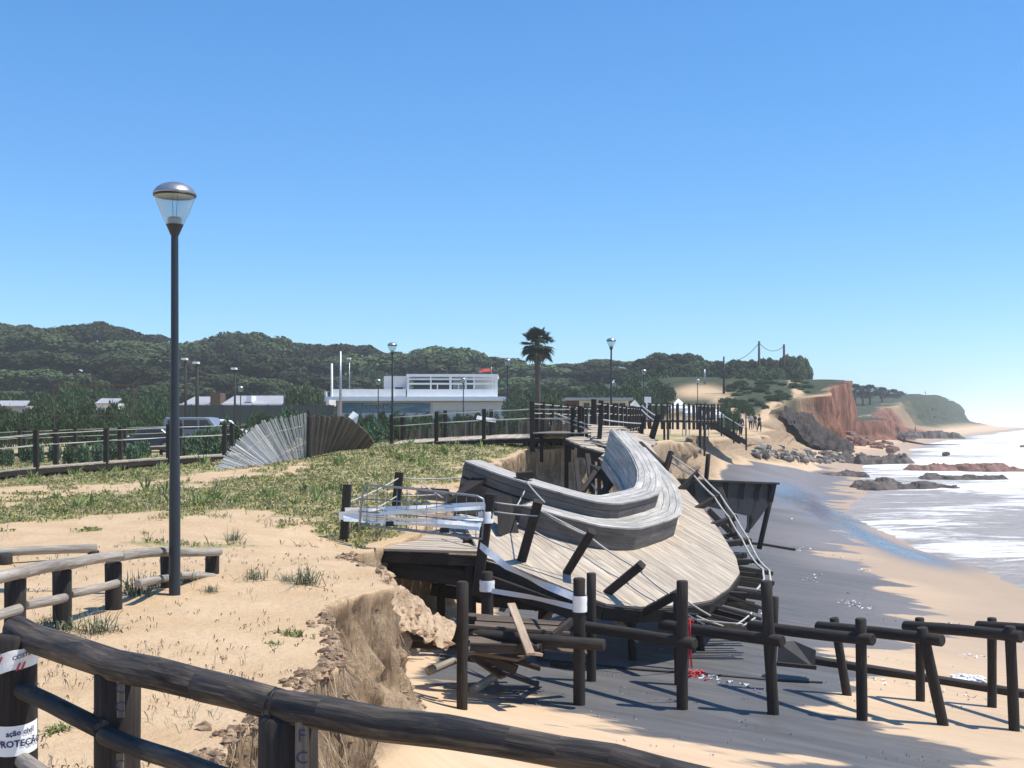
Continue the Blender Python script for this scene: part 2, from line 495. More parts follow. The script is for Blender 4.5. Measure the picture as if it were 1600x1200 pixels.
# overhangs: push the steep face sideways with noise that also varies with height
def overhang(Y, Z, f): return f * (1 - ss(40, 80, Y)) * ((fbm(Y / .30, Z / .50, 4, 61) - .5) * .62 + (fbm(Y / .09, Z / .11, 3, 62) - .5) * .24 + (np.abs(fbm(Y / .16, Z / .22, 3, 66) - .5) - .12) * -.35 - .10 * ss(-.9, -.25, Z))
ov = overhang(YY, ZZ, FACE)
ovf = FACE * ss(44, 60, YY) * (1 - ss(110, 130, YY)) * ((fbm(YY / 1.5, ZZ / .9, 5, 64) - .5) * 2.6) + FACE * ss(70, 120, YY) * (fbm(YY / 4.0, ZZ / 3, 5, 63) - .5) * (7.0 - 3.6 * ss(135, 150, YY))
XG = XX + ov + ovf
# ---- what the surface is made of
vegn = fbm(XX / 2.4, YY / 3.2, 4, 71); vegn2 = fbm(XX / .7, YY / .9, 3, 72)
veg = ss(14.0, 16.5, YY + (fbm(XX / 1.5, YY / 1.5, 2, 73) - .5) * 3) * (1 - ss(-.5, 0, DD)) * ss(.43, .55, vegn * .7 + vegn2 * .3 + .08 * ss(22, 30, YY))
veg = np.maximum(veg, ss(44, 60, YY) * (1 - ss(-6, -1, DD)) * ss(.3, .5, vegn + .15 * ss(110, 130, YY)))
hg = ss(124, 140, YY) * (1 - ss(-.5, .4, DD / np.maximum(1, YY / 60) + (fbm(XX / 4, YY / 6, 3, 78) - .5) * 2)) * ss(.16, .26, fbm(XX / 10, YY / 14, 3, 76))
def seg_dist(X, Y, pts):
    d = np.full(X.shape, 1e9)
    for a, b in zip(pts[:-1], pts[1:]):
        ax, ay = a[0], a[1]; bx, by = b[0] - ax, b[1] - ay
        t = np.clip(((X - ax) * bx + (Y - ay) * by) / (bx * bx + by * by + 1e-9), 0, 1)
        d = np.minimum(d, np.hypot(X - ax - t * bx, Y - ay - t * by))
    return d
path_pts = [hit(*q, y0=90) for q in ((1236, 588), (1240, 603), (1250, 617), (1228, 622), (1205, 632), (1196, 645), (1193, 662))]
pth = 1 - ss(.35, .8, seg_dist(XX, YY, path_pts) + (fbm(XX / 2, YY / 3, 2, 79) - .5) * .5)
patch = hit(1095, 612, y0=100)
bare = np.exp(-(((XX - patch.x) / 3.6) ** 2 + ((YY - patch.y) / 7) ** 2) ** 2)
pth2 = 1 - ss(.8, 1.6, seg_dist(XX, YY, [hit(*q, y0=90) for q in ((1124, 620), (1138, 640), (1150, 652), (1162, 655))]))
grass = np.clip(hg * (1 - pth) * (1 - bare) * (1 - pth2), 0, 1)
grass = np.maximum(grass, ss(150, 170, YY) * (XX < np.interp(YY, [150, 200, 3000], [12, 18, 260])))
veg = veg * (1 - ss(100, 118, YY) * (1 - grass)) * (1 - .8 * grass)
veg = veg * (1 - pth) * (1 - bare) * (1 - pth2)
dk_in = XX - np.interp(YY, [0, 11.5, 13.0, 14, 15.4, 16.5, 19, 24, 30, 34.5, 48, 70, 95, 120, 3000], [-3, 3.0, 5.4, 5.8, 5.0, 4.8, 5.8, 8.4, 9.3, 10.2, 14, 20, 27, 30, 300])
dk_in = dk_in + (fbm(XX / 2.8, YY / .9, 4, 81) - .5) * 4.5
dark = (1 - ss(-.5, .7, dk_in)) * ss(0.2, .9, DD - np.interp(YY, [0, 60, 80, 120], [.4, .6, 3, 6]))
dark = dark * ss(13.4, 15.6, YY + .75 * (XX - 1) + (fbm(XX / 1.6, YY / .35, 3, 83) - .5) * 2.0) * (1 - ss(105, 125, YY))
bs = beach_h(XX, YY)
wet = ss(-7.5, -1.0, XX - waterX(YY) + (fbm(XX / 5, YY / 3, 3, 85) - .5) * 5) * (TT > .95)
pool = np.exp(-((XX - waterX(YY) + np.interp(YY, [30, 50, 70], [.4, 1.2, 1.8]) + (fbm(XX / 3, YY / 6, 2, 86) - .5) * 2.5) / 1.3) ** 2) * ss(33, 40, YY) * (1 - ss(58, 75, YY))
rock = np.maximum(FACE ** .5, (TT > .02) * (TT < .97)) * ss(135, 139, YY) * ss(36.0, 38.5, XX + (fbm(XX / 3, YY / 3, 3, 95) - .5) * 4) + ss(152, 158, YY) * (DD > -1) * (DD < WW * .9) * 1.0
rock = np.clip(rock * (1 - ss(300, 350, YY)), 0, 1)
grass = np.maximum(grass, ss(120, 128, YY) * (1 - ss(160, 170, YY)) * (TT > 0) * (TT < .9) * ss(.42, .56, fbm(XX / 3.5, ZZ / 1.5 + YY / 4, 4, 97)) * (1 - rock) * .8 * (XX < 37))
cliff = ss(0, .12, TT) * (1 - ss(.6, 1.0, TT)) * (1 - rock) * (1 - ss(330, 400, YY))
grass = grass * (1 - np.clip(rock * 1.6, 0, 1))
farveg = ss(320, 380, YY) * (1 - ss(.35, .8, TT)) * (1 - ss(640, 700, YY))
grass = np.maximum(grass, farveg)

def ground_material():
    t = NT('dune_and_beach_sand')
    A = {k: t.attr(k) for k in ('veg', 'dark', 'wet', 'rock', 'cliff', 'grass', 'pool')}
    pos = t.coord('World')
    n1 = t.noise(pos, 1.3, 5, 0.6); n2 = t.noise(pos, 14, 4, 0.6); n3 = t.noise(pos, 90, 3, 0.6)
    sand = t.mix(t.ramp(n1, [(.3, 0), (.7, 1)]), (0.51, 0.35, 0.20), (0.61, 0.45, 0.285))
    sand = t.mix(t.ramp(n2, [(.25, 0.75), (.6, 1)]), (0.42, 0.27, 0.155), sand)
    speck = t.ramp(n3, [(.30, .55), (.40, 1.0)])
    sand = t.mix(1.0, sand, speck, 'MULTIPLY')
    # scattered leaf litter and sticks on the dune
    lit = t.noise(t.coord('World', (1, 1.6, 1), (0, 0, .5)), 38, 3, .7, 1.5)
    # beach sand: paler and smoother, streaked by the retreating water
    sv_ = t.streak(R(30), (.42, 2.9, 1))
    st = t.noise(sv_, 1.3, 6, 0.65, .6)
    dn = t.math('ADD', A['dark'], t.math('MULTIPLY', t.math('SUBTRACT', st, .5), 1.5))
    dm = t.ramp(dn, [(.32, 0), (.58, 1)])
    dm = t.math('MULTIPLY', dm, t.ramp(A['dark'], [(.03, 0), (.22, 1)]))
    dcol = t.mix(t.ramp(st, [(.3, 0), (.75, 1)]), (0.078, 0.078, 0.081), (0.150, 0.146, 0.143))
    beach = t.mix(t.ramp(t.noise(sv_, 2.2, 4, .6), [(.3, 0), (.7, 1)]), (0.54, 0.385, 0.245), (0.62, 0.465, 0.315))
    flat = t.math('GREATER_THAN', t.math('MULTIPLY', t.n("ShaderNodeSeparateXYZ").outputs[2], 1.0), 5)
    sep = t.n("ShaderNodeSeparateXYZ"); t.l(t.n("ShaderNodeNewGeometry").outputs['Position'], sep.inputs[0])
    low = t.ramp(t.math('MULTIPLY', sep.outputs[2], -0.25), [(.36, 0), (.47, 1)])
    c = t.mix(low, sand, beach)
    c = t.mix(dm, c, dcol)
    wetm = t.ramp(A['wet'], [(.1, 0), (.9, 1)])
    c = t.mix(wetm, c, t.mix(.6, c, (0.30, 0.22, 0.155)))
    c = t.mix(A['pool'], c, (0.045, 0.085, 0.15))  # blue of the reflected sky put into the pool's base colour
    # eroded cliff: vertical drips, roots, damp brown bands
    cv = t.coord('World', (5, 5, 1.3)); cn = t.noise(cv, 2.6, 8, .75, 1.4)
    band = t.noise(t.coord('World', (.5, .5, 5)), 1.6, 3, .6)
    cc = t.mix(t.ramp(cn, [(.32, 0), (.62, 1)]), (0.27, 0.19, 0.12), (0.68, 0.50, 0.32))
    cc = t.mix(t.ramp(band, [(.4, .4), (.6, 0)]), cc, (0.30, 0.20, 0.13))
    mat_n = t.noise(t.coord('World', (9, 9, 3)), 2.5, 6, .75, 1.0)
    zt = t.ramp(t.math('ADD', t.math('MULTIPLY', sep.outputs[2], -.5), t.math('MULTIPLY', t.math('SUBTRACT', cn, .5), .9)), [(.06, .75), (.40, 0)])
    cc = t.mix(t.math('MULTIPLY', zt, t.ramp(mat_n, [(.36, 1), (.60, .25)])), cc, (0.19, 0.13, 0.085))
    c = t.mix(t.math('MULTIPLY', A['cliff'], .92), c, cc)
    rn = t.noise(t.coord('World', (.8, .8, .25)), .8, 7, .7, .5)
    rc = t.ramp(rn, [(.32, (.07, .034, .022)), (.46, (.18, .075, .045)), (.6, (.31, .14, .08)), (.8, (.42, .27, .17))])
    c = t.mix(A['rock'], c, rc)
    gn = t.noise(pos, .5, 6, .7); gn2 = t.noise(pos, 6, 4, .7)
    gc = t.ramp(t.math('ADD', t.math('MULTIPLY', gn, .6), t.math('MULTIPLY', gn2, .4)), [(.38, (.010, .022, .009)), (.5, (.024, .042, .015)), (.64, (.075, .078, .036))])
    c = t.mix(t.math('MULTIPLY', A['grass'], t.ramp(gn2, [(.25, .7), (.5, 1)])), c, gc)
    vc = t.ramp(t.noise(pos, 9, 5, .7), [(.3, (.15, .15, .05)), (.5, (.30, .27, .12)), (.7, (.48, .38, .22))])
    vm = t.ramp(t.math('ADD', A['veg'], t.math('MULTIPLY', t.math('SUBTRACT', t.noise(pos, 5, 5, .7), .5), .9)), [(.4, 0), (.62, .85)])
    c = t.mix(t.math('MULTIPLY', vm, t.ramp(A['veg'], [(.02, 0), (.2, 1)])), c, vc)
    lm = t.math('MULTIPLY', t.ramp(lit, [(.66, 0), (.70, .8)]), t.math('SUBTRACT', 1.0, low))
    c = t.mix(lm, c, (0.13, 0.095, 0.06))
    rg = t.math('SUBTRACT', .92, t.math('MULTIPLY', dm, .30))
    rg = t.math('SUBTRACT', rg, t.math('MULTIPLY', wetm, .26), True)
    rg = t.math('SUBTRACT', rg, t.math('MULTIPLY', A['pool'], .6), True)
    hgt = t.math('ADD', t.math('MULTIPLY', n2, .8), t.math('MULTIPLY', n3, .25))
    hgt = t.math('ADD', hgt, t.math('MULTIPLY', cn, t.math('MULTIPLY', A['cliff'], 4.5)))
    hgt = t.math('ADD', hgt, t.math('MULTIPLY', rn, t.math('MULTIPLY', A['rock'], 30)))
    hgt = t.math('MULTIPLY', hgt, t.math('SUBTRACT', 1.0, t.math('MULTIPLY', low, .88)))
    t.bump(hgt, .75, .05)
    return t.fin(c, rg, .28)
M['ground'] = ground_material()
gnd = np_mesh('ground', np.stack([XG, YY, ZZ], -1).reshape(-1, 3), FQ, M['ground'], True,
              {'veg': veg, 'dark': dark, 'wet': wet, 'rock': rock, 'cliff': cliff, 'grass': grass, 'pool': pool})
tag(gnd, 'sandy dune top breaking off to a grey and tan beach', 'ground', kind='structure')

# ---------------------------------------------------------------- sea
def sea_material():
    t = NT('foamy_sea_water')
    sh = t.attr('shore'); bk = t.attr('break')
    v = t.coord('World', (.18, .75, 1), (0, 0, R(-20)))
    v2 = t.coord('World', (.9, 2.2, 1), (0, 0, R(-20)))
    n = t.noise(v, .55, 8, .72, .8); n2 = t.noise(v2, .7, 7, .75, 1.2)
    lace = t.math('ADD', t.math('MULTIPLY', n, .6), t.math('MULTIPLY', n2, .4))
    amt = t.math('ADD', lace, bk)
    foam = t.ramp(amt, [(.50, 0), (.56, .7), (.64, 1)])
    shal = t.ramp(t.math('MULTIPLY', sh, .025), [(.3, 0), (.8, 1)])
    wat = t.mix(shal, t.mix(t.ramp(n2, [(.35, 0), (.65, 1)]), (0.24, 0.215, 0.20), (0.40, 0.36, 0.32)), (0.22, 0.29, 0.31))
    c = t.mix(foam, wat, (0.82, 0.82, 0.80))
    r = t.math('ADD', t.math('MULTIPLY', foam, .3), t.math('SUBTRACT', .55, t.math('MULTIPLY', shal, .25)))
    w1 = t.noise(t.coord('World', (.5, 1.6, 1), (0, 0, R(-20))), 2.0, 6, .65)
    t.bump(t.math('ADD', w1, t.math('MULTIPLY', foam, .25)), .55, .12)
    return t.fin(c, r, .3)
M['sea'] = sea_material()
srows = np.concatenate([np.arange(6, 60, .5), geo(60, 9000, .55, 1.011)])
scols = np.concatenate([np.arange(-14, 30, .45), geo(30, 900, .5, 1.05)])
SY = np.repeat(srows[:, None], len(scols), 1)
SXs = scols[None, :] * np.maximum(1, SY / 60)
SX = waterX(SY) + SXs
wob = (fbm(SX / 22, SY / 22, 3, 91) - .5) * 16
ph = (SXs + wob * .6)
amp = .10 * ss(0, 8, ph) + .55 * ss(14, 50, ph)
crest = np.maximum(0, np.sin(ph / 6.2 + (fbm(SX / 40, SY / 14, 2, 92) - .5) * 5)) ** 3
SZ = -3.0 + .035 * (fbm(SX / 1.4, SY / 1.4, 3, 93) - .5) + amp * crest * (.4 + fbm(SX / 9, SY / 9, 3, 94))
SZ = SZ - .06 * (1 - ss(-1, 5, ph)) 
brk = -.045 + .25 * ss(14, 30, ph) * (1 - ss(160, 420, ph)) + .10 * crest + .05 * ss(160, 400, ph) - .10 * ss(900, 2500, ph)
brk = brk - .03 * (1 - ss(0, 4, ph))
brk = brk + .10 * ss(55, 110, SY) * ss(0, 5, ph)
nr, nc = SY.shape; idx = np.arange(nr * nc).reshape(nr, nc)
SF = np.stack([idx[:-1, :-1], idx[:-1, 1:], idx[1:, 1:], idx[1:, :-1]], -1).reshape(-1, 4)
sea = np_mesh('sea', np.stack([SX, SY, SZ], -1).reshape(-1, 3), SF, M['sea'], True, {'shore': ph, 'break': brk})
tag(sea, 'white foaming sea washing over the beach', 'sea', kind='structure')
ORD = ['first', 'second', 'third', 'fourth', 'fifth', 'sixth', 'seventh', 'eighth', 'ninth', 'tenth', 'eleventh', 'twelfth', 'thirteenth', 'fourteenth', 'fifteenth', 'sixteenth', 'seventeenth', 'eighteenth', 'nineteenth', 'twentieth']
ORD += ['twenty-' + q for q in ORD[:9]]
def ordinal(i, n, far=True):
    if n == 1: return 'the only one'
    if i == 0: return 'leftmost'
    if i == n - 1: return 'rightmost'
    return ORD[i] + ' from the left'

# ---------------------------------------------------------------- foreground handrail fence
def text_mesh(s, size, m, name, depth=0.0, bold=0.0):
    cu = bpy.data.curves.new(name, 'FONT'); cu.body = s; cu.size = size; cu.align_x = 'CENTER'; cu.align_y = 'CENTER'
    cu.extrude = depth; cu.resolution_u = 2; cu.offset = bold
    ob = bpy.data.objects.new(name, cu)
    COL.objects.link(ob)
    dg = bpy.context.evaluated_depsgraph_get(); dg.update()
    me = bpy.data.meshes.new_from_object(ob.evaluated_get(dg))
    COL.objects.unlink(ob); bpy.data.objects.remove(ob)
    me.materials.clear(); me.materials.append(m)
    return me
M['ink'] = plain('dark_blue_print', (0.03, 0.04, 0.12), 0.6, 0, 0.1)
M['redink'] = plain('red_print', (0.55, 0.05, 0.06), 0.6, 0, 0.1)
def tape_mat():
    t = NT('white_plastic_tape')
    n = t.noise(t.coord('Object'), 14, 4, .6)
    t.bump(n, .5, .01)
    t.b.inputs['Transmission Weight'].default_value = 0.0
    return t.fin(t.mix(t.ramp(n, [(.3, .85), (.7, 1.0)]), (.72, .72, .71), (.92, .92, .90)), .38, .5)
M['tape'] = tape_mat()
M['postlight'] = wood('pale_split_wood', (0.10, 0.085, 0.07), (0.26, 0.22, 0.18))

f1 = thing('handrail_fence', 'dark round-log handrail in the foreground running down to the lower right', 'fence', (-1.2, 3.45, 0))
def curve_rail(px, name, m, parent, rs, seg=14):
    mb = MB(); pts = []
    for a, b in zip(px[:-1], px[1:]):
        a = Vector(a); b = Vector(b); n = max(2, int((b - a).length / .16))
        for k in range(n): pts.append(a.lerp(b, k / n) + Vector((0, random.uniform(-.0025, .0025), random.uniform(-.003, .003))))
    pts.append(Vector(px[-1])); r = np.interp(np.linspace(0, 1, len(pts)), np.linspace(0, 1, len(rs)), rs)
    r = [x * random.uniform(.97, 1.03) for x in r]
    pts = [pts[0] + (pts[0] - pts[1]).normalized() * .02] + pts; r = [r[0] * .75] + r
    mb.tube(pts, r, seg, True, True, .02)
    return mb.build(name, m, parent)
RT = [P(24, 982, 3.98), P(60, 1000, 3.9), P(183, 1039, 3.45), P(316, 1070, 3.2)]
curve_rail(RT, 'top_rail', M['rail_near'], f1, [.05, .049, .048, .046])
RT2 = [P(428, 1101, 2.99), P(600, 1131, 2.76), P(800, 1160, 2.58), P(960, 1188, 2.46), P(1120, 1226, 2.34)]
curve_rail([P(316, 1070, 3.2), P(432, 1101, 2.98)], 'top_rail', M['rail_near'], f1, [.046, .0435])
curve_rail(RT2, 'top_rail', M['rail_near'], f1, [.0435, .041, .037, .033, .03])
curve_rail([P(18, 1070, 3.95), P(80, 1100, 3.7), P(160, 1140, 3.42)], 'middle_rail', M['rail_near'], f1, [.029, .029, .028])
curve_rail([P(166, 1150, 3.40), P(330, 1208, 3.05), P(470, 1262, 2.8)], 'middle_rail', M['rail_near'], f1, [.029, .027, .026])
curve_rail([P(22, 1178, 3.95), P(75, 1215, 3.7), P(160, 1260, 3.4)], 'lower_rail', M['grey_wood'], f1, [.027, .027, .027])
def near_post(px0, px1, ytop, Y, lean=0):
    mb = MB(); c = (px0 + px1) / 2; r = (px1 - px0) / 2 / F * Y
    t = P(c, ytop, Y); b = Vector((t.x + lean, Y, t.z - 1.35))
    mb.log(b, t, r, 18, n=9)
    return mb.build('post', M['post'], f1), t, r
pa, ta, ra = near_post(-8, 56, 990, 3.93)
pb, tb, rb = near_post(148, 219, 1046, 3.5)
pc, tc, rc_ = near_post(404, 496, 1112, 2.98)
# the pale split strips with worn stencilled marks on the posts
for (px0, px1, y0, y1, Y) in ((184, 195, 1056, 1120, 3.4), (183, 194, 1176, 1230, 3.4), (461, 482, 1128, 1260, 2.88)):
    mb = MB(); a = P((px0 + px1) / 2, y0, Y); b = P((px0 + px1) / 2, y1, Y)
    yy = Y - (0.004 if Y > 3 else -.004)
    mb.beam(Vector((b.x, yy, b.z)), Vector((a.x, yy, a.z)), (px1 - px0) / F * Y, .012, up=(0, 1, 0))
    o = mb.build('strip', M['postlight'], f1)
    for k, ch in enumerate('FCF' if Y < 3 else 'CC'):
        me = text_mesh(ch, .045, M['ink'], 'letter')
        q = bpy.data.objects.new('letter', me); link(q, o)
        z = a.z - .035 - k * .055
        if z < b.z + .02: 
            bpy.data.objects.remove(q); continue
        q.location = Vector((a.x, yy - .0075, z)) - f1.location
        q.rotation_euler = (R(90), 0, 0)
mb = MB(); mb.tube([P(431, 1074, 2.955) + Vector((0, -.0, .0)), P(424, 1085, 2.93), P(420, 1100, 2.92), P(421, 1118, 2.925), P(427, 1132, 2.96)], .004, 6)
mb.build('wire_tie', M['darkblock'], f1)
for (px, py) in ((560, 1122), (700, 1133), (860, 1160)):
    pass

# ---- printed barrier tape wound round the leftmost post
def band(cx, cy, r, z0, z1, a0, a1, zo=None, name='barrier_tape', n=22, off=.004, tilt=0.0, fold=0.0):
    mb = MB(); ring = []
    for k in range(n + 1):
        t = k / n; a = a0 + (a1 - a0) * t
        rr = r + off + fold * .006 * math.sin(t * 9 + z0 * 30)
        dz = tilt * (t - .5) + (zo(t) if zo else 0)
        ring.append((cx + rr * math.cos(a), cy + rr * math.sin(a), dz))
    rows_ = 5
    for j in range(rows_):
        for k in range(n):
            f0 = j / rows_; f1_ = (j + 1) / rows_
            A, B = ring[k], ring[k + 1]
            za, zb = z0 + (z1 - z0) * f0, z0 + (z1 - z0) * f1_
            mb.add([(A[0], A[1], za + A[2]), (B[0], B[1], za + B[2]), (B[0], B[1], zb + B[2]), (A[0], A[1], zb + A[2])], [[0, 1, 2, 3]], None, True)
    return mb
cxA, cyA = ta.x, ta.y
zt = CZ - (1140 - 655) / F * 3.85; zb_ = CZ - (1180 - 655) / F * 3.85
b1 = band(cxA, cyA, ra, zb_ - .008, zt + .008, R(180), R(365), lambda t: .012 * (t - .4) ** 2 + .02 * max(0, t - .75), fold=.3)
tp1 = b1.build('barrier_tape', M['tape'], None, (cxA, cyA, zb_))
tag(tp1, 'white tape printed PROTEÇÃO in blue, lower wrap on the leftmost foreground post', 'tape', 'printed tapes on the leftmost foreground post')
def wrap_text(s, size, m, parent, zc, acen, r, cx=None, cy=None, shear=0.0, scale_x=1.0):
    me = text_mesh(s, size, m, 'lettering', 0.0, size * .028)
    for v in me.vertices:
        x, y = v.co.x * scale_x, v.co.y
        a = acen + x / r
        v.co = Vector((cx + r * math.cos(a), cy + r * math.sin(a), zc + y + shear * x)) - Vector(parent.location)
    o = bpy.data.objects.new('lettering', me); link(o, parent)
    return o
wrap_text('PROTEÇÃO', .031, M['ink'], tp1, CZ - (1164 - 655) / F * 3.85, R(306), ra + .0075, cxA, cyA, .03)
wrap_text('ação civil', .026, M['ink'], tp1, CZ - (1146.5 - 655) / F * 3.85, R(306), ra + .0075, cxA, cyA, .10)
zt = CZ - (1017 - 655) / F * 3.85; zb2 = CZ - (1048 - 655) / F * 3.85
b2 = band(cxA, cyA, ra, zb2, zt, R(180), R(365), lambda t: -.028 * math.sin(min(1, t / .62) * math.pi) ** 2 * .6 + .035 * max(0, t - .68) , fold=.5)
tp2 = b2.build('barrier_tape', M['tape'], None, (cxA, cyA, zb2))
tag(tp2, 'creased white tape with red stripes, upper wrap on the leftmost foreground post', 'tape', 'printed tapes on the leftmost foreground post')
wrap_text('COSTEIRA', .02, M['ink'], tp2, CZ - (1025 - 655) / F * 3.85, R(320), ra + .008, cxA, cyA, .25)
for (a, z) in ((R(300), 1044), (R(312), 1043), (R(252), 1027), (R(256), 1034)):
    wrap_text('/', .035, M['redink'], tp2, CZ - (z - 655) / F * 3.85, a, ra + .008, cxA, cyA, 0, 1.6)

# ---------------------------------------------------------------- low weathered fence beyond it
f2 = thing('log_fence', 'sun-bleached two-rail log fence half buried in sand, ending behind the tall lamp', 'fence', (-2.7, 10.9, 0))
def fpost(mb_parent, px, w, ytop, Y, zb=None, m='post'):
    mb = MB(); t = P(px, ytop, Y); z = gz(t.x, Y) - .25
    mb.log((t.x + random.uniform(-.01, .01), Y, z), t, w / 2 / F * Y, 14)
    return mb.build('post', M[m], mb_parent)
for q in ((24, 33, 897, 7.9), (97, 29, 889, 9.0), (177, 26, 878, 10.0), (262, 23, 866, 11.2), (332, 22, 864, 12.2)):
    fpost(f2, *q)
J = [(P(-60, 922, 7.0), P(38, 893, 7.85)), (P(37, 894, 7.85), P(112, 880, 8.95)), (P(110, 881, 8.95), P(190, 868, 9.95)), (P(188, 869, 9.9), P(268, 862, 11.1)), (P(266, 862, 11.1), P(343, 862, 12.15))]
for i, (a, b) in enumerate(J):
    mb = MB(); mb.log(a, b, .045, 12, .043, bend=.01); mb.build('top_rail', M['grey_wood'], f2)
for a, b in ((P(-60, 980, 7.2), P(31, 951, 7.75)), (P(39, 945, 8.0), P(101, 934, 8.9)), (P(109, 928, 9.1), P(183, 911, 9.9)), (P(215, 912, 10.2), P(262, 903, 11.1)), (P(280, 899, 11.2), P(334, 901, 12.0))):
    mb = MB(); mb.log(a, b, .037, 12, .035, bend=.008); mb.build('lower_rail', M['grey_wood'], f2)
f3 = thing('log_fence', 'short weathered log fence at the left edge in front of the grass', 'fence', (-5, 13, 0))
for q in ((8, 22, 866, 12.8), (146, 18, 860, 13.2)):
    fpost(f3, *q)
mb = MB(); mb.log(P(-50, 866, 12.7), P(152, 857, 13.2), .05, 12, bend=.012, n=9); mb.build('top_rail', M['grey_wood'], f3)
mb = MB(); mb.log(P(-50, 900, 12.75), P(153, 887, 13.1), .045, 12); mb.build('lower_rail', M['grey_wood'], f3)

# ---------------------------------------------------------------- street lamps
def glass_mat():
    t = NT('clear_lamp_glass')
    t.t.nodes.remove(t.b)
    a = t.n("ShaderNodeBsdfTransparent"); a.inputs[0].default_value = (.86, .93, .92, 1)
    g = t.n("ShaderNodeBsdfGlossy"); g.inputs['Roughness'].default_value = .08; g.inputs[0].default_value = (.9, .95, 1, 1)
    d = t.n("ShaderNodeBsdfDiffuse"); d.inputs[0].default_value = (.55, .66, .66, 1)
    f = t.n("ShaderNodeLayerWeight"); f.inputs[0].default_value = .35
    m1 = t.n("ShaderNodeMixShader"); m1.inputs[0].default_value = .22; t.l(a.outputs[0], m1.inputs[1]); t.l(d.outputs[0], m1.inputs[2])
    m2 = t.n("ShaderNodeMixShader"); t.l(t.math('MULTIPLY', f.outputs['Facing'], .45), m2.inputs[0]); t.l(m1.outputs[0], m2.inputs[1]); t.l(g.outputs[0], m2.inputs[2])
    t.l(m2.outputs[0], t.out.inputs[0]); return t.m
M['glass'] = glass_mat()
M['ballast'] = plain('grey_lamp_reflector', (.30, .33, .32), .35, .3, .2)
LAMPH = 3.76
def make_lamp(label, H=LAMPH, seg=28):
    t = thing('street_lamp', label, 'lamp', (0, 0, 0))
    k = .006
    mb = MB(); mb.lathe((0, 0, 0), [(.052, -.3), (.052, .9), (.049, .95), (.036, 2.2), (.0335, H - .52), (.0335, H - .49)], seg); mb.build('pole', M['lamp_metal'], t)
    mb = MB(); mb.lathe((0, 0, H), [(.034, -.50), (.046, -.475), (.078, -.40), (.082, -.395), (.06, -.392), (0, -.392)], seg); mb.build('collar', M['lamp_metal'], t)
    mb = MB(); mb.lathe((0, 0, H), [(.080, -.395), (.125, -.30), (.165, -.20), (.186, -.13), (.190, -.125)], seg); gl = mb.build('glass_shade', M['glass'], t)
    mb = MB(); mb.lathe((0, 0, H), [(.0, -.112), (.190, -.118), (.196, -.113), (.200, -.104), (.192, -.090), (.165, -.052), (.120, -.022), (.065, -.004), (0, 0)], seg); mb.build('dome_cap', M['dome'], t)
    mb = MB(); mb.lathe((0, 0, H), [(.186, -.134), (.196, -.130), (.198, -.118), (.188, -.116)], seg); mb.build('rim', M['lamp_metal'], t)
    mb = MB(); mb.lathe((0, 0, H), [(.068, -.392), (.066, -.345), (.055, -.325), (0, -.325)], seg); mb.build('bulb_holder', M['ballast'], t)
    mb = MB()
    for s in (-1, 1): mb.tube([(s * .014, 0, H - .33), (s * .026, 0, H - .115)], .0025, 5)
    mb.build('bulb_rods', M['lamp_metal'], t)
    return t
lamp0 = make_lamp('tall dark street lamp with domed cap standing in the sand near the camera', seg=40)
LY = 10.8
lamp0.location = P(273, 912, LY) 
lamp1 = make_lamp('street lamp behind the mid boardwalk, left of the white restaurant upper floor', 4.0, 16)
LAMPS = [(613, 535, 46, 'dark street lamp standing against the left half of the restaurant'),
         (955, 528, 47, 'dark street lamp rising above the broken walkway, right of the palm'),
         (793, 560, 62, 'street lamp beside the right-hand corner of the white restaurant'),
         (591, 592, 75, 'small street lamp just left of the tall lamp in front of the restaurant'),
         (724, 590, 80, 'small street lamp in front of the restaurant upper terrace'),
         (1006, 577, 84, 'street lamp between the broken walkway and the white tents'),
         (1090, 592, 105, 'street lamp rising in front of the white tents and sand patch'),
         (376, 603, 75, 'small street lamp in front of the long grey roof, pale globe')]
for i, (px, py, Y, lab) in enumerate(LAMPS):
    top = P(px, py, Y)
    o = lamp1 if i == 0 else dup(lamp1)
    o.location = (top.x, Y, top.z - 4.0); o['label'] = lab; o['group'] = 'street lamps along the boardwalk'
lamp0['group'] = 'street lamps along the boardwalk'
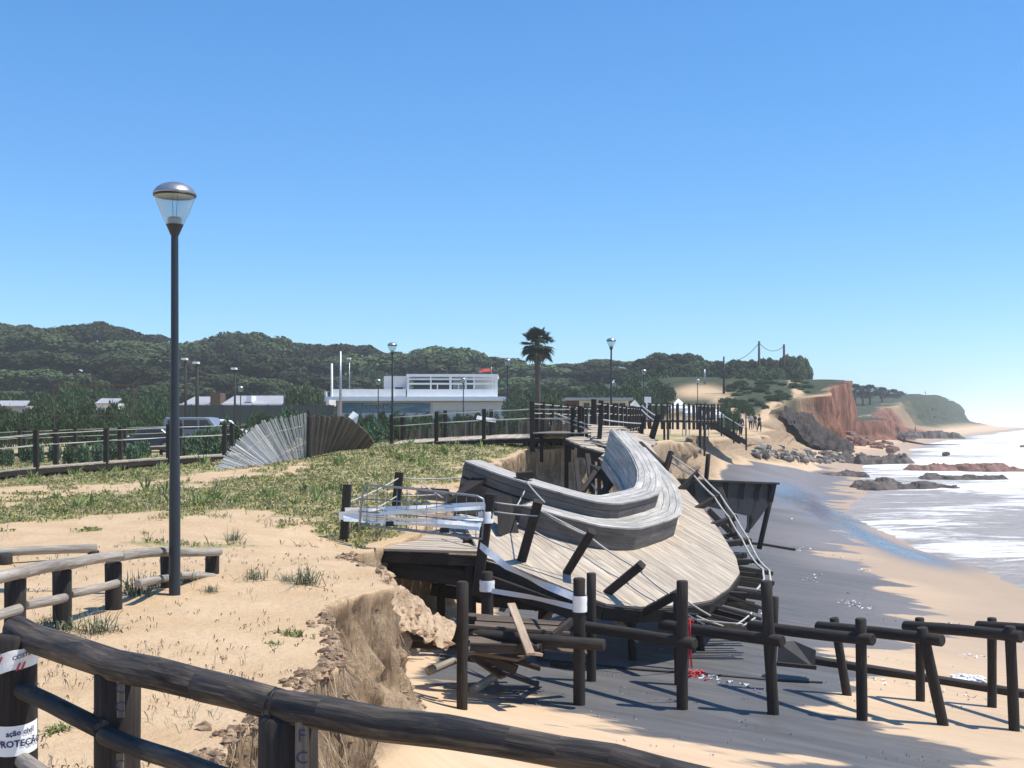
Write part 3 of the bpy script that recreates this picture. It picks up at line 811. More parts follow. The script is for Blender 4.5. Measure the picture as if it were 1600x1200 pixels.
# ---------------------------------------------------------------- collapsed viewing platform
PR = (-1.1, -.2177, .1637)            # z = a + b (x-1.5) + c (y-17)
PN = Vector((.2177, -.1637, 1)).normalized()
def pr(x, y): return Vector((x, y, PR[0] + PR[1] * (x - 1.5) + PR[2] * (y - 17)))
def rp(px, py):
    k = (px - 800) / F; q = (py - 655) / F
    Y = (CZ - PR[0] - 1.5 * -PR[1] * 1 + 17 * PR[2]) / (PR[1] * k + PR[2] + q)
    return Vector((k * Y, Y, CZ - q * Y))
def check_rp():
    p = rp(1000, 900); assert abs(p.z - pr(p.x, p.y).z) < 1e-4, (p, pr(p.x, p.y))
check_rp()
PL = (-.40, .0, .0)
def boards(mb, outline, d, n, wd=.12, gap=.010, th=.035, jz=.004, skip=0.0, jend=.0):
    """planks of width wd running along d, cut to the outline, as separate solid boards"""
    n = Vector(n).normalized(); d = Vector(d); d = (d - n * d.dot(n)).normalized(); e = n.cross(d)
    o = outline[0]
    q = [((p - o).dot(d), (p - o).dot(e)) for p in outline]
    v0 = min(b for a, b in q); v1 = max(b for a, b in q)
    def cuts(v):
        r = []
        for i in range(len(q)):
            (a0, b0), (a1, b1) = q[i], q[(i + 1) % len(q)]
            if (b0 <= v) != (b1 <= v): r.append(a0 + (a1 - a0) * (v - b0) / (b1 - b0))
        return sorted(r)
    v = v0
    while v < v1:
        va, vb = v + gap / 2, min(v + wd - gap / 2, v1 - 1e-4); vm = (va + vb) / 2
        ca, cb, cm = cuts(va), cuts(vb), cuts(vm)
        if len(ca) != len(cm): ca = cm
        if len(cb) != len(cm): cb = cm
        for k in range(0, len(cm) - 1, 2):
            if random.random() < skip: continue
            z = random.uniform(-jz, jz); j0 = random.uniform(-jend, jend); j1 = random.uniform(-jend, jend)
            c4 = [o + d * (ca[k] + j0) + e * va, o + d * (ca[k + 1] + j1) + e * va, o + d * (cb[k + 1] + j1) + e * vb, o + d * (cb[k] + j0) + e * vb]
            if (c4[1] - c4[0]).length < .05 and (c4[2] - c4[3]).length < .05: continue
            # split long planks the way real decks are butt-jointed
            L = (c4[1] - c4[0]).length; m_ = max(1, round(L / 2.6)); off = random.uniform(-.5, .5)
            ts = [0] + [min(.95, max(.05, (i + off * .5) / m_)) for i in range(1, m_)] + [1]
            for t0, t1 in zip(ts[:-1], ts[1:]):
                g = .002 / max(L, .1)
                A = c4[0].lerp(c4[1], t0 + g); B = c4[0].lerp(c4[1], t1 - g); C_ = c4[3].lerp(c4[2], t1 - g); D = c4[3].lerp(c4[2], t0 + g)
                zz = n * (z + random.uniform(-jz, jz) * .5)
                top = [p + zz for p in (A, B, C_, D)]; bot = [p - n * th for p in top]
                u = random.random() * 60; l = (B - A).length; vv = random.random() * 60
                UV = [(u, vv), (u + l, vv), (u + l, vv + wd), (u, vv + wd)]
                mb.add(top + bot, [[0, 1, 2, 3], [7, 6, 5, 4], [0, 4, 5, 1], [1, 5, 6, 2], [2, 6, 7, 3], [3, 7, 4, 0]], [UV, UV[::-1], [UV[0], UV[0], UV[1], UV[1]], [UV[1]] * 4, [UV[2], UV[2], UV[3], UV[3]], [UV[3]] * 4])
        v += wd
plat = thing('viewing_platform', 'collapsed curved timber viewing platform tilting off the eroded dune edge', 'platform', (1.5, 19, -2.0))
BP = [(-1.3, 21.1), (-.6, 20.58), (.1, 20.25), (.75, 20.05), (1.44, 19.97), (2.15, 20.4), (3.12, 22.2), (3.42, 24.3), (3.45, 26.6), (3.25, 29.2)]
def bench_off(a):
    r = []
    n_ = len(BP)
    for i in range(n_):
        p = Vector(BP[i]); 
        d0 = (Vector(BP[i]) - Vector(BP[i - 1])).normalized() if i else (Vector(BP[1]) - Vector(BP[0])).normalized()
        d1 = (Vector(BP[i + 1]) - Vector(BP[i])).normalized() if i < n_ - 1 else d0
        m_ = (d0 + d1).normalized(); nn = Vector((-m_.y, m_.x))
        k = 1 / max(.5, nn.dot(Vector((-d1.y, d1.x))))
        r.append(p + nn * a * k)
    return r
outer = [rp(*q) for q in ((752, 869), (800, 884), (850, 905), (900, 925), (945, 943), (1000, 948), (1060, 946), (1110, 938), (1140, 918), (1156, 895), (1150, 870), (1125, 830), (1095, 790), (1060, 752), (1035, 722), (1016, 695), (990, 676))]
inner = [pr(*p) for p in bench_off(1.0)][::-1]
inner = inner + [rp(716, 800), rp(738, 840)]
bd = rp(1157, 900) - rp(1052, 837)
mb = MB(); boards(mb, outer + inner, bd, PN, .14, .005, .038, .002)
mb.build('deck', M['board'], plat)
# left, nearly level wing of the deck
lw = [P(562, 851, 18.4), P(600, 853, 18.3), P(640, 858, 18.25), P(700, 864, 18.1), P(752, 869, 18.0), P(768, 842, 19.6), P(750, 815, 21.6), P(690, 806, 23.0), P(620, 812, 22.6), P(578, 822, 21.6)]
# fit a plane to it
A_ = np.array([[p.x, p.y, 1] for p in lw]); sol = np.linalg.lstsq(A_, np.array([p.z for p in lw]), rcond=None)[0]
NLW = Vector((-sol[0], -sol[1], 1)).normalized()
lw = [Vector((p.x, p.y, sol[0] * p.x + sol[1] * p.y + sol[2])) for p in lw]
mb = MB(); boards(mb, lw, Vector((1, -.22, 0)), NLW, .14, .009, .038, .004, jend=.05)
mb.build('deck', M['board'], plat)
# rim boards and joists hanging below the outer edge
mb = MB()
for a, b in zip(outer[:-1], outer[1:]):
    mb.beam(a - PN * .15 , b - PN * .15, .05, .20, up=PN)
mb.build('rim_board', M['joist'], plat)
mb = MB()
for a, b in zip(lw[:5], lw[1:5]):
    mb.beam(a - NLW * .15 + Vector((0, .10, 0)), b - NLW * .15 + Vector((0, .10, 0)), .05, .17, up=NLW)
mb.build('rim_board', M['joist'], plat)
e_ = PN.cross(bd.normalized())
for k in range(7):
    x0 = -1.0 + k * .5
    c = pr(x0 * 1.0 + .4, 18.3 + .35 * abs(k - 4) * .6) - PN * .16
    L = 1.8
    mb = MB(); mb.beam(c - e_ * .2, c + e_ * L, .06, .18, up=PN); mb.build('joist', M['joist'], plat)
# sagging bearers in the dark gap under the wing
for (a, b, h) in ((P(580, 884, 18.7), P(742, 905, 18.3), .26), (P(590, 872, 19.4), P(760, 892, 19.2), .16), (P(640, 915, 19.6), P(800, 940, 18.6), .2), (P(752, 905, 18.0), P(905, 960, 17.2), .22), (P(760, 938, 18.3), P(1090, 968, 17.4), .18)):
    mb = MB(); mb.beam(a, b, .08, h, jit=.004); mb.build('bearer', M['joist'], plat)
for (px, py, Y) in ((640, 862, 18.5), (692, 870, 18.4)):
    mb = MB(); mb.beam(P(px - 4, py, Y) + Vector((0, .1, 0)), P(px - 4, py, Y) + Vector((0, 2.6, 0)), .09, .07); mb.build('joist', M['tan'], plat)
for (a, b, r) in ((P(850, 930, 18), P(842, 1020, 18), .07), (P(985, 955, 18), P(990, 1024, 18), .07), (P(1090, 950, 19), P(1096, 1010, 19), .07), (P(690, 895, 19.3), P(688, 1010, 19.3), .07), (P(735, 880, 18.2), P(738, 985, 18.2), .075), (P(618, 880, 19.2), P(622, 1000, 19.2), .07), (P(1060, 940, 21), P(1064, 985, 21), .07), (P(800, 900, 19.6), P(806, 1000, 19.6), .07)):
    mb = MB(); mb.log(b - Vector((0, 0, .2)), a, r, 12); mb.build('pile', M['post'], plat)
# railing posts: (top pixel, base pixel, depth top, depth base, width px)
RPOST = [((543, 757), (537, 853), 18.5, 18.5, 13), ((624, 738), (616, 826), 21.8, 21.8, 13), ((738, 738), (714, 806), 22.2, 22.4, 11), ((821, 746), (786, 822), 20.8, 21.0, 12),
         ((766, 772), (748, 905), 17.9, 17.9, 17), ((841, 783), (812, 886), 17.9, 18.3, 15), ((925, 830), (879, 906), 17.6, 18.2, 13), ((1003, 882), (935, 938), 17.0, 17.7, 13), ((1058, 928), (996, 962), 16.8, 17.4, 13)]
rtops = []
for (t, b, yt, yb, wd) in RPOST:
    T = P(*t, yt); B = P(*b, yb); mb = MB()
    mb.beam(B - (T - B).normalized() * .25, T, wd / F * yt, wd / F * yt * .95, up=(0, 1, 0), jit=.003)
    mb.build('rail_post', M['post'], plat); rtops.append((T, B))
mb = MB()
Tq, Bq = rtops[3]
mb.beam(Tq + Vector((-.16, 0, .02)), Tq + Vector((.13, .05, .05)), .12, .14); mb.build('rail_post_cap', M['post'], plat)
def rod(mb, a, b, r=.014, sag=0.03, n=6):
    a = Vector(a); b = Vector(b)
    mb.tube([a.lerp(b, k / n) + Vector((0, 0, -sag * 4 * (k / n) * (1 - k / n))) for k in range(n + 1)], r, 6)
for i, j in ((0, 1), (1, 2), (2, 3), (5, 6), (6, 7), (7, 8)):
    for t in (.10, .42):
        mb = MB(); a = rtops[i][0].lerp(rtops[i][1], t if i != 0 else t + .2); b = rtops[j][0].lerp(rtops[j][1], t)
        rod(mb, a, b); mb.build('rail_rod', M['rod'], plat)
for (a, b, ya, yb) in (((772, 785), (843, 792), 17.9, 17.9), ((771, 799), (840, 806), 17.9, 17.9), ((822, 752), (851, 785), 20.7, 18), ((821, 764), (808, 790), 20.7, 20), ((654, 751), (692, 778), 21, 21), ((850, 800), (925, 838), 17.9, 17.6), ((1060, 930), (1110, 962), 16.8, 17.2), ((1052, 945), (1100, 975), 16.8, 17.2), ((690, 842), (748, 856), 18.6, 18.2), ((1088, 962), (1130, 978), 17.2, 17.3), ((1075, 966), (1160, 975), 17.4, 17.0), ((1150, 976), (1170, 962), 17.0, 17.2), ((1160, 978), (1180, 965), 17.0, 17.2)):
    mb = MB(); rod(mb, P(*a, ya), P(*b, yb), .013, .01); mb.build('rail_rod', M['rod'], plat)
# seaward side: the railing has fallen outwards, its posts stick out like rungs
RUNG = [((1049, 706), (1037, 744), 29.0), ((1092, 738), (1060, 768), 27.0), ((1127, 774), (1085, 797), 25.3), ((1150, 808), (1107, 823), 24.0), ((1172, 845), (1124, 851), 22.8), ((1187, 877), (1144, 876), 21.8), ((1205, 896), (1154, 887), 21.2), ((1207, 911), (1156, 903), 20.7), ((1196, 929), (1140, 919), 20.0), ((1190, 950), (1128, 930), 19.3), ((1188, 967), (1112, 945), 18.7), ((1186, 980), (1095, 958), 18.2)]
rt = []
for i, (t, b, Y) in enumerate(RUNG):
    T = P(*t, Y + .25); B = P(*b, Y); mb = MB(); wd = (.13 if i < 8 else .09)
    mb.beam(B - (T - B).normalized() * .3, T, wd, wd * (.9 if i < 5 else .6), up=(0, 0, 1), jit=.003); mb.build('rail_post', M['post'], plat); rt.append((T, B))
for t in (.06, .26):
    for i in range(1, 8):
        mb = MB(); rod(mb, rt[i][0].lerp(rt[i][1], t) + Vector((0, 0, .05)), rt[i + 1][0].lerp(rt[i + 1][1], t) + Vector((0, 0, .05)), .021, .02); mb.build('rail_rod', M['rod'], plat)
for (a, b, ya, yb) in (((1050, 712), (1093, 742), 29.2, 27.4), ((1048, 722), (1089, 748), 29.2, 27.4), ((1085, 800), (1160, 900), 25, 21.6), ((1110, 826), (1138, 842), 24, 23.4)):
    mb = MB(); mb.tube([P(*a, ya), P(*b, yb)], .02, 6); mb.build('rail_rod', M['rod'] if a[0] < 1080 else M['joist'], plat)

for i in range(3, len(RUNG) - 1):
    for f in (.35, .68):
        a = rt[i][0].lerp(rt[i + 1][0], f); b = rt[i][1].lerp(rt[i + 1][1], f); q = random.uniform(.0, .3)
        mb = MB(); mb.beam(b - (a - b).normalized() * .3 - Vector((0, 0, .16)), b.lerp(a, 1 - q) - Vector((0, 0, .14)), .055, .10, roll=random.uniform(-.3, .3)); mb.build('joist', M['joist'], plat)

# ---- the curved bench
bench = thing('curved_bench', 'long curved grey slatted bench sweeping across the collapsed platform', 'bench', (1.5, 20.5, -.9))
def ring3(a, h): return [pr(p.x, p.y) + PN * h for p in bench_off(a)]
def smooth_path(pts, k=3):
    r = []
    n_ = len(pts)
    for i in range(n_ - 1):
        p0 = pts[max(0, i - 1)]; p1 = pts[i]; p2 = pts[i + 1]; p3 = pts[min(n_ - 1, i + 2)]
        for j in range(k):
            t = j / k
            cr = .5 * ((2 * p1) + (p2 - p0) * t + (2 * p0 - 5 * p1 + 4 * p2 - p3) * t * t + (3 * p1 - p0 - 3 * p2 + p3) * t ** 3)
            r.append(cr.lerp(p1.lerp(p2, t), .45))
    r.append(pts[-1]); return r
def strip(mb, a0, h0, a1, h1, th, nrm, i0=0, i1=99):
    A = smooth_path(ring3(a0, h0)[i0:i1]); B = smooth_path(ring3(a1, h1)[i0:i1]); n_ = len(A)
    vs = A + B; u = [0]; 
    for i in range(1, n_): u.append(u[-1] + (A[i] - A[i - 1]).length)
    low = [p + nrm(i, A, B) * -th for i, p in enumerate(A)] + [p + nrm(i, A, B) * -th for i, p in enumerate(B)]
    wdt = math.hypot(a1 - a0, h1 - h0); u0 = random.random() * 40
    for i in range(n_ - 1):
        UV = [(u0 + u[i], u0), (u0 + u[i + 1], u0), (u0 + u[i + 1], u0 + wdt), (u0 + u[i], u0 + wdt)]
        a, b, c, d = A[i], A[i + 1], B[i + 1], B[i]; a2, b2, c2, d2 = low[i], low[i + 1], low[n_ + i + 1], low[n_ + i]
        mb.add([a, b, c, d, a2, b2, c2, d2], [[0, 1, 2, 3], [7, 6, 5, 4], [0, 4, 5, 1], [2, 6, 7, 3]] + ([[0, 3, 7, 4]] if i == 0 else []) + ([[1, 5, 6, 2]] if i == n_ - 2 else []), [UV, UV[::-1], [UV[0], UV[0], UV[1], UV[1]], [UV[2], UV[2], UV[3], UV[3]]] + ([[UV[0]] * 4] if i == 0 else []) + ([[UV[1]] * 4] if i == n_ - 2 else []))
def sideways(i, A, B):
    d = (A[min(i + 1, len(A) - 1)] - A[max(i - 1, 0)]).normalized(); return d.cross(PN).normalized()
upn = lambda i, A, B: PN
H1, H2, D1, D2 = .40, .69, .46, .90
mb = MB()
for k in range(4): strip(mb, -.03 + k * .125, H1 + .03, -.03 + k * .125 + .117, H1 + .03, .03, upn, 2)
mb.build('seat', M['bench'], bench)
mb = MB()
for k in range(4): strip(mb, D1 - .02 + k * .118, H2 + .03, D1 - .02 + k * .118 + .110, H2 + .03, .03, upn)
mb.build('backrest_top', M['bench'], bench)
mb = MB()
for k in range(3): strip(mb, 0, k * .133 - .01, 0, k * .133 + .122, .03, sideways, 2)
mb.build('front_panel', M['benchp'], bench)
mb = MB()
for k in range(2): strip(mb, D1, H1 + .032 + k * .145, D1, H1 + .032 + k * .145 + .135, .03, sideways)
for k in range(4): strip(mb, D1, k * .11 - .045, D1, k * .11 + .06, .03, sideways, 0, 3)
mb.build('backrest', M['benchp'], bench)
mb = MB()
for k in range(8): strip(mb, D2, -.30 + k * .125, D2, -.30 + k * .125 + .119, .03, sideways)
mb.build('back_panel', M['bench'], bench)
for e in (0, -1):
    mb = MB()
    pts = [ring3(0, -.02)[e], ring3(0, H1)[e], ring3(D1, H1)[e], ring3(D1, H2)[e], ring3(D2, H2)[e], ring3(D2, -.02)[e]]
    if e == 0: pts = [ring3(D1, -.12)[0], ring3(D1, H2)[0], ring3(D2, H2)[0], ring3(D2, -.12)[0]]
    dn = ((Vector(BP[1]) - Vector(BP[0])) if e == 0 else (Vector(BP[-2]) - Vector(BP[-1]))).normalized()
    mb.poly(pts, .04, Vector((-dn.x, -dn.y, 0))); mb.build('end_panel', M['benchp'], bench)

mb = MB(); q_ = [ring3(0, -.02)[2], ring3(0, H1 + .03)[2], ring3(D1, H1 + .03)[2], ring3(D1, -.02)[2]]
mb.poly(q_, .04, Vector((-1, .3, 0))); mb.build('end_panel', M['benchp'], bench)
# torn sheets and splintered planks between the wing and the bench
for (pix, Y0, Y1) in (([(742, 742), (760, 748), (720, 800), (690, 790)], 21.3, 20.4), ([(776, 770), (798, 776), (812, 838), (795, 856), (778, 832)], 20.4, 19.6), ([(648, 762), (700, 764), (716, 786), (660, 780)], 22.6, 22.2), ([(690, 790), (760, 794), (756, 806), (706, 800)], 20.6, 20.3)):
    pp = [P(a, b, Y0 + (Y1 - Y0) * i / 3) for i, (a, b) in enumerate(pix)]; mb = MB(); mb.poly(pp, .03, (0, -1, .2)); mb.build('torn_sheet', M['joist'], plat)
rs_ = random.Random(4)
for k in range(16):
    x = rs_.uniform(770, 960); y = 890 + (x - 770) * .30 + rs_.uniform(-4, 22); Y = 18.4 - (x - 770) * .005
    a = P(x, y, Y); b = a + Vector((rs_.uniform(-.5, .5), rs_.uniform(.1, .7), rs_.uniform(-.55, -.1))); mb = MB(); mb.beam(a, b, .10, .03, roll=rs_.uniform(-1, 1)); mb.build('splintered_board', M['brown'] if rs_.random() < .6 else M['grey_wood'], plat)
# ---- metal crowd barrier on the wing
bar = thing('crowd_barrier', 'grey metal mesh crowd barrier across the left end of the platform', 'barrier', P(570, 830, 17.9))
a, b = Vector((P(563, 0, 18.1).x, 18.1, 0)), Vector((P(757, 0, 17.5).x, 17.5, 0))
def bp(px, py):
    t = (px - 563) / 194; return P(px, py, 18.15 - .6 * t)
def tb_(pts, r, name='frame', m='steel'):
    mb = MB(); mb.tube([bp(*q) for q in pts], r, 8); return mb.build(name, M[m], bar)
tb_([(561, 832), (563, 800), (567, 768), (574, 758), (640, 763), (745, 775), (755, 780), (757, 790), (753, 842), (660, 831), (561, 820)], .019)
tb_([(560, 779), (650, 785), (757, 791)], .010, 'crossbar')
tb_([(560, 799), (650, 806), (755, 816)], .010, 'crossbar')
mb = MB()
for k in range(12):
    px = 574 + k * 15.5; mb.tube([bp(px, 759 + (px - 574) * .1), bp(px - 1, 822 + (px - 574) * .112)], .007, 5)
for q in range(5):
    y = 792 + q * 7; mb.tube([bp(562, y), bp(755, y + 16)], .004, 5)
mb.build('mesh_bars', M['steel'], bar)
for px, py in ((610, 818), (695, 828)):
    mb = MB(); mb.box(bp(px, py) + Vector((0, -.04, 0)), (.14, .03, .075)); mb.build('number_plate', M['darkblock'], bar)
# tapes strung on it
def ribbon(pts, wd, name, label, seg=10, m='tape', twist=0.6, group='white barrier tapes strung across the wreck', sag=0.0, dots=True):
    pts = [Vector(p) for p in pts]; mb = MB(); fine = []
    for a_, b_ in zip(pts[:-1], pts[1:]):
        for k in range(seg): 
            t = k / seg; fine.append(a_.lerp(b_, t) - Vector((0, 0, sag * 4 * t * (1 - t))))
    fine.append(pts[-1]); ph_ = random.random() * 6; L = []
    for i, p in enumerate(fine):
        d = (fine[min(i + 1, len(fine) - 1)] - fine[max(i - 1, 0)]).normalized()
        ang = twist * math.sin(i * .35 + ph_); up_ = Vector((0, 0, 1)); s_ = d.cross(up_).normalized(); u_ = s_.cross(d).normalized()
        u_ = (u_ * math.cos(ang) + s_ * math.sin(ang)); L.append((p + u_ * wd / 2, p - u_ * wd / 2, s_ * .0012))
    for i in range(len(L) - 1):
        A, B = L[i], L[i + 1]
        mb.add([A[0] + A[2], A[1] + A[2], B[1] + B[2], B[0] + B[2]], [[0, 1, 2, 3]], None, True)
    o = mb.build(name, M[m], None, fine[0]); tag(o, label, 'tape', group)
    if dots:
        mb = MB()
        for i in range(1, len(L) - 2, 3):
            A, B = L[i], L[i + 1]; s_ = -A[2] * 3
            for t in (.35, .6):
                a1 = A[0].lerp(A[1], t); b1 = B[0].lerp(B[1], t); a2 = A[0].lerp(A[1], t + .12); b2_ = B[0].lerp(B[1], t + .12)
                mb.add([a1 + s_, a2 + s_, b2_ + s_, b1 + s_], [[0, 1, 2, 3]])
        mb.build('print', M['ink'] if random.random() < .7 else M['redink'], o)
    return o
ribbon([P(539, 796, 18.4), P(640, 793, 17.95), P(757, 787, 17.5)], .06, 'barrier_tape', 'topmost white tape stretched along the crowd barrier')
ribbon([P(539, 803, 18.4), P(600, 802, 18.0), P(690, 797, 17.7), P(757, 793, 17.45)], .06, 'barrier_tape', 'white tape across the middle of the crowd barrier just under the topmost', twist=.5)
ribbon([P(537, 806, 18.35), P(640, 812, 17.85), P(752, 820, 17.4)], .07, 'barrier_tape', 'white tape sloping down across the lower half of the crowd barrier')
ribbon([P(537, 812, 18.3), P(650, 819, 17.8), P(750, 826, 17.4)], .05, 'barrier_tape', 'lowest white tape on the crowd barrier above its number plates', twist=.5)
ribbon([P(540, 800, 18.38), P(600, 795, 18.02), P(700, 808, 17.65), P(755, 812, 17.42)], .055, 'barrier_tape', 'white tape crossing diagonally over the other tapes on the crowd barrier', twist=.8)
ribbon([P(750, 852, 17.7), P(790, 884, 17.0), P(840, 910, 16.2), P(898, 933, 15.1)], .10, 'barrier_tape', 'long white tape sagging from the platform to the trestle post', seg=8)
ribbon([P(768, 923, 17.4), P(830, 933, 16.2), P(898, 949, 15.05)], .075, 'barrier_tape', 'lower white tape pulled tight from a dark post to the trestle', seg=8, twist=.4)
def wrap(px, py, Y, r, h, lab, name='barrier_tape'):
    c = P(px, py, Y); mb = MB()
    mb.lathe(c, [(r, -h / 2), (r * 1.03, -h / 4), (r * .99, 0), (r * 1.04, h / 4), (r, h / 2)], 14)
    o = mb.build(name, M['tape'], None, c); tag(o, lab, 'tape', 'white barrier tapes wound round posts'); return o
wrap(906, 943, 15.0, .093, .21, 'white tape wound round the trestle post left of the red netting')
wrap(761, 915, 17.6, .115, .17, 'white tape knotted round the dark post under the platform edge')
wrap(759, 808, 17.9, .118, .18, 'white tape wound round the tall post at the right end of the barrier')
wrap(539, 805, 18.5, .098, .13, 'white tape wound round the leftmost post of the platform')
# ---------------------------------------------------------------- trestle of the lost stairway on the beach
tr = thing('pier_trestle', 'row of dark log posts and cross beams standing on the beach, boards gone', 'trestle', (3.5, 15.6, -2.2))
NEARP = [(905, 903, 1099, 905, 19), (1066, 907, 1106, 1066, 18), (1197, 907, 1111, 1208, 18), (1345, 966, 1116, 1347, 17), (1440, 980, 1116, 1470, 17), (1578, 978, 1119, 1584, 17)]
FARP = [(924, 895, 1049, 924, 15), (1058, 925, 1058, 1060, 13), (1211, 932, 1063, 1206, 12), (1303, 965, 1077, 1322, 14), (1437, 965, 1083, 1438, 14), (1550, 965, 1084, 1550, 14)]
for lst, Y in ((NEARP, 15.0), (FARP, 16.4)):
    for (tx, ty, by, bx, wd) in lst:
        T = P(tx, ty, Y); B = P(bx, by, Y); mb = MB(); d = (B - T).normalized()
        mb.log(B + d * .5, T, wd / 2 / F * Y, 14); mb.build('post', M['post'], tr)
BEAMS = [((880, 972, 16.6), (1095, 1004, 14.9)), ((1040, 975, 16.5), (1228, 999, 14.9)), ((1184, 977, 16.5), (1368, 997, 14.9)), ((1284, 978, 16.5), (1474, 998, 14.9)), ((1414, 977, 16.5), (1604, 993, 14.9)), ((1528, 977, 16.5), (1720, 992, 14.9)), ((690, 985, 15.6), (936, 1004, 14.85))]
for a, b in BEAMS:
    A = P(*a); B = P(*b); ax = (B - A).normalized(); sd_ = Vector((ax.y, -ax.x, 0)).normalized()
    for s in (1,):
        mb = MB(); mb.log(A + sd_ * .088 * s + ax * random.uniform(-.12, .08), B + sd_ * .088 * s + ax * random.uniform(-.1, .1) + Vector((0, 0, -.01 * s)), .079, 12, bend=.015); mb.build('cross_beam', M['post'], tr)
# posts and beams at the left end where the stairs hung
for (t, b, Y, wd) in (((722, 908), (722, 1081), 14.3, 17), ((761, 893), (762, 1000), 17.6, 19), ((727, 910), (727, 970), 14.5, 10)):
    mb = MB(); mb.log(P(*b, Y) - Vector((0, 0, .4)), P(*t, Y), wd / 2 / F * Y, 12); mb.build('post', M['post'], tr)
for a, b, r in (((600, 986, 14.6), (725, 990, 14.5), .10), ((612, 1000, 14.9), (722, 1006, 14.7), .07)):
    mb = MB(); mb.beam(P(*a), P(*b), .16, r * 2.2, jit=.006); mb.build('bearer', M['joist'], tr)

st = thing('broken_stairway', 'broken brown stair landing dangling between the trestle posts', 'stairs', P(800, 1030, 15.6))
o4 = [P(736, 962, 15.9), P(890, 966, 16.0), P(872, 985, 15.6), P(842, 1014, 15.0), P(812, 1043, 14.7), P(733, 1008, 14.7)]
A_ = np.array([[p.x, p.y, 1] for p in o4]); s4 = np.linalg.lstsq(A_, np.array([p.z for p in o4]), rcond=None)[0]
o4 = [Vector((p.x, p.y, s4[0] * p.x + s4[1] * p.y + s4[2])) for p in o4]; n4 = Vector((-s4[0], -s4[1], 1)).normalized()
mb = MB(); boards(mb, o4, Vector((1, .1, 0)), n4, .15, .02, .045, .012, jend=.10); mb.build('boards', M['brown'], st)
for a, b, w_, h_ in (((735, 1012, 14.65), (838, 1015, 14.75), .07, .12), ((842, 1014, 14.9), (892, 972, 15.9), .06, .12), ((735, 1018, 14.9), (808, 1046, 14.9), .08, .10)):
    mb = MB(); mb.beam(P(*a), P(*b), w_, h_, jit=.004); mb.build('stringer', M['joist'], st)
for a, b in (((680, 975, 15.2), (890, 990, 15.6)), ((720, 1022, 14.6), (842, 1010, 14.9))):
    mb = MB(); mb.beam(P(*a), P(*b), .06, .05); mb.build('batten', M['brown'], st)
rs2 = random.Random(12)
for k in range(13):
    x = rs2.uniform(640, 850); y = rs2.uniform(998, 1040); Y = rs2.uniform(14.9, 15.9); a = P(x, y, Y)
    b = a + Vector((rs2.uniform(.3, 1.1), rs2.uniform(-.5, .5), rs2.uniform(-.30, .05))); b.z = max(b.z, gz(b.x, b.y) + .03); a.z = max(a.z, gz(a.x, a.y) + .03)
    mb = MB(); mb.beam(a, b, rs2.choice((.10, .13)), .035, roll=rs2.uniform(-.8, .8)); mb.build('splintered_board', M['brown'] if rs2.random() < .7 else M['joist'], st)
def lying(name, label, cat, a, b, r, m, beam=None, group='loose timbers from the wreck'):
    mb = MB(); A = P(*a); B = P(*b)
    if beam: mb.beam(A, B, beam[0], beam[1], jit=.003)
    else: mb.log(A, B, r, 12)
    o = mb.build(name, M[m], None, A); tag(o, label, cat, group); return o
lying('plank', 'fresh tan plank leaning across the broken brown stair landing', 'plank', (799, 944, 15.4), (829, 1022, 14.4), 0, 'tan', (.11, .035))
lying('plank', 'short tan plank end lying at the foot of the stair landing', 'plank', (825, 1020, 14.6), (845, 1023, 14.7), 0, 'tan', (.10, .04))
lying('log', 'pale log under the platform just left of the short trestle post', 'log', (668, 1049, 15.5), (712, 1030, 15.9), .062, 'grey_wood')
lying('log', 'pale log leaning on the sand right of the short trestle post', 'log', (738, 1079, 15.1), (776, 1055, 15.6), .058, 'grey_wood')
lying('log', 'pale log sticking out of the sand bank beside the cliff roots', 'log', (616, 1024, 14.6), (652, 1014, 15.0), .06, 'grey_wood')
# long fallen beams and cables on the grey sand
def on_ground(pts, dz):
    r = []
    for q in pts:
        h = hit(q[0], q[1], 10); r.append(Vector((h.x, h.y, gz(h.x, h.y) + dz)))
    return r
def ground_log(label, pts, r, m='post', cat='beam', name='fallen_beam', beam=None):
    p = on_ground(pts, r * .6); mb = MB()
    if beam: mb.beam(p[0], p[-1], beam[0], beam[1])
    else: mb.tube(p, r, 10, jit=.03)
    o = mb.build(name, M[m], None, p[0]); tag(o, label, cat, 'fallen beams and cables on the beach'); return o
ground_log('long dark beam lying on the sand from the dark block to the right edge', [(1262, 1036), (1420, 1058), (1600, 1090)], .075, 'post', beam=(.16, .14))
ground_log('short dark spar lying beside the leg of the overhanging platform wreck', [(1150, 848), (1195, 853), (1242, 861)], .05)
ground_log('thin black cable snaking over the grey sand behind the trestle', [(840, 1032), (900, 1037), (1000, 1048), (1100, 1055), (1200, 1064), (1285, 1068)], .02, 'darkblock', 'cable', 'cable')
ground_log('dark stick half buried in the sand below the landing', [(862, 1041), (880, 1044), (896, 1044)], .035, 'post', 'stick', 'stick')
ground_log('weathered beam lying on the bright sand at the right edge', [(1478, 1069), (1560, 1080)], .05, 'post')
# slabs of pale foam-covered debris
h = hit(1510, 1070, 10)
mb = MB(); 
for k in range(60):
    a = random.uniform(0, 6.28); rr = random.random() ** .5
    c = Vector((h.x + .27 * rr * math.cos(a), h.y + .2 * rr * math.sin(a), gz(h.x, h.y) + .04 + .05 * random.random()))
    mb.tube([c, c + Vector((0, 0, .04))], random.uniform(.02, .05), 6, jit=.3)
o = mb.build('styrofoam_slab', M['whitecloth'], None, (h.x, h.y, gz(h.x, h.y))); tag(o, 'crumbling white slab on the dark beam near the right edge', 'slab')
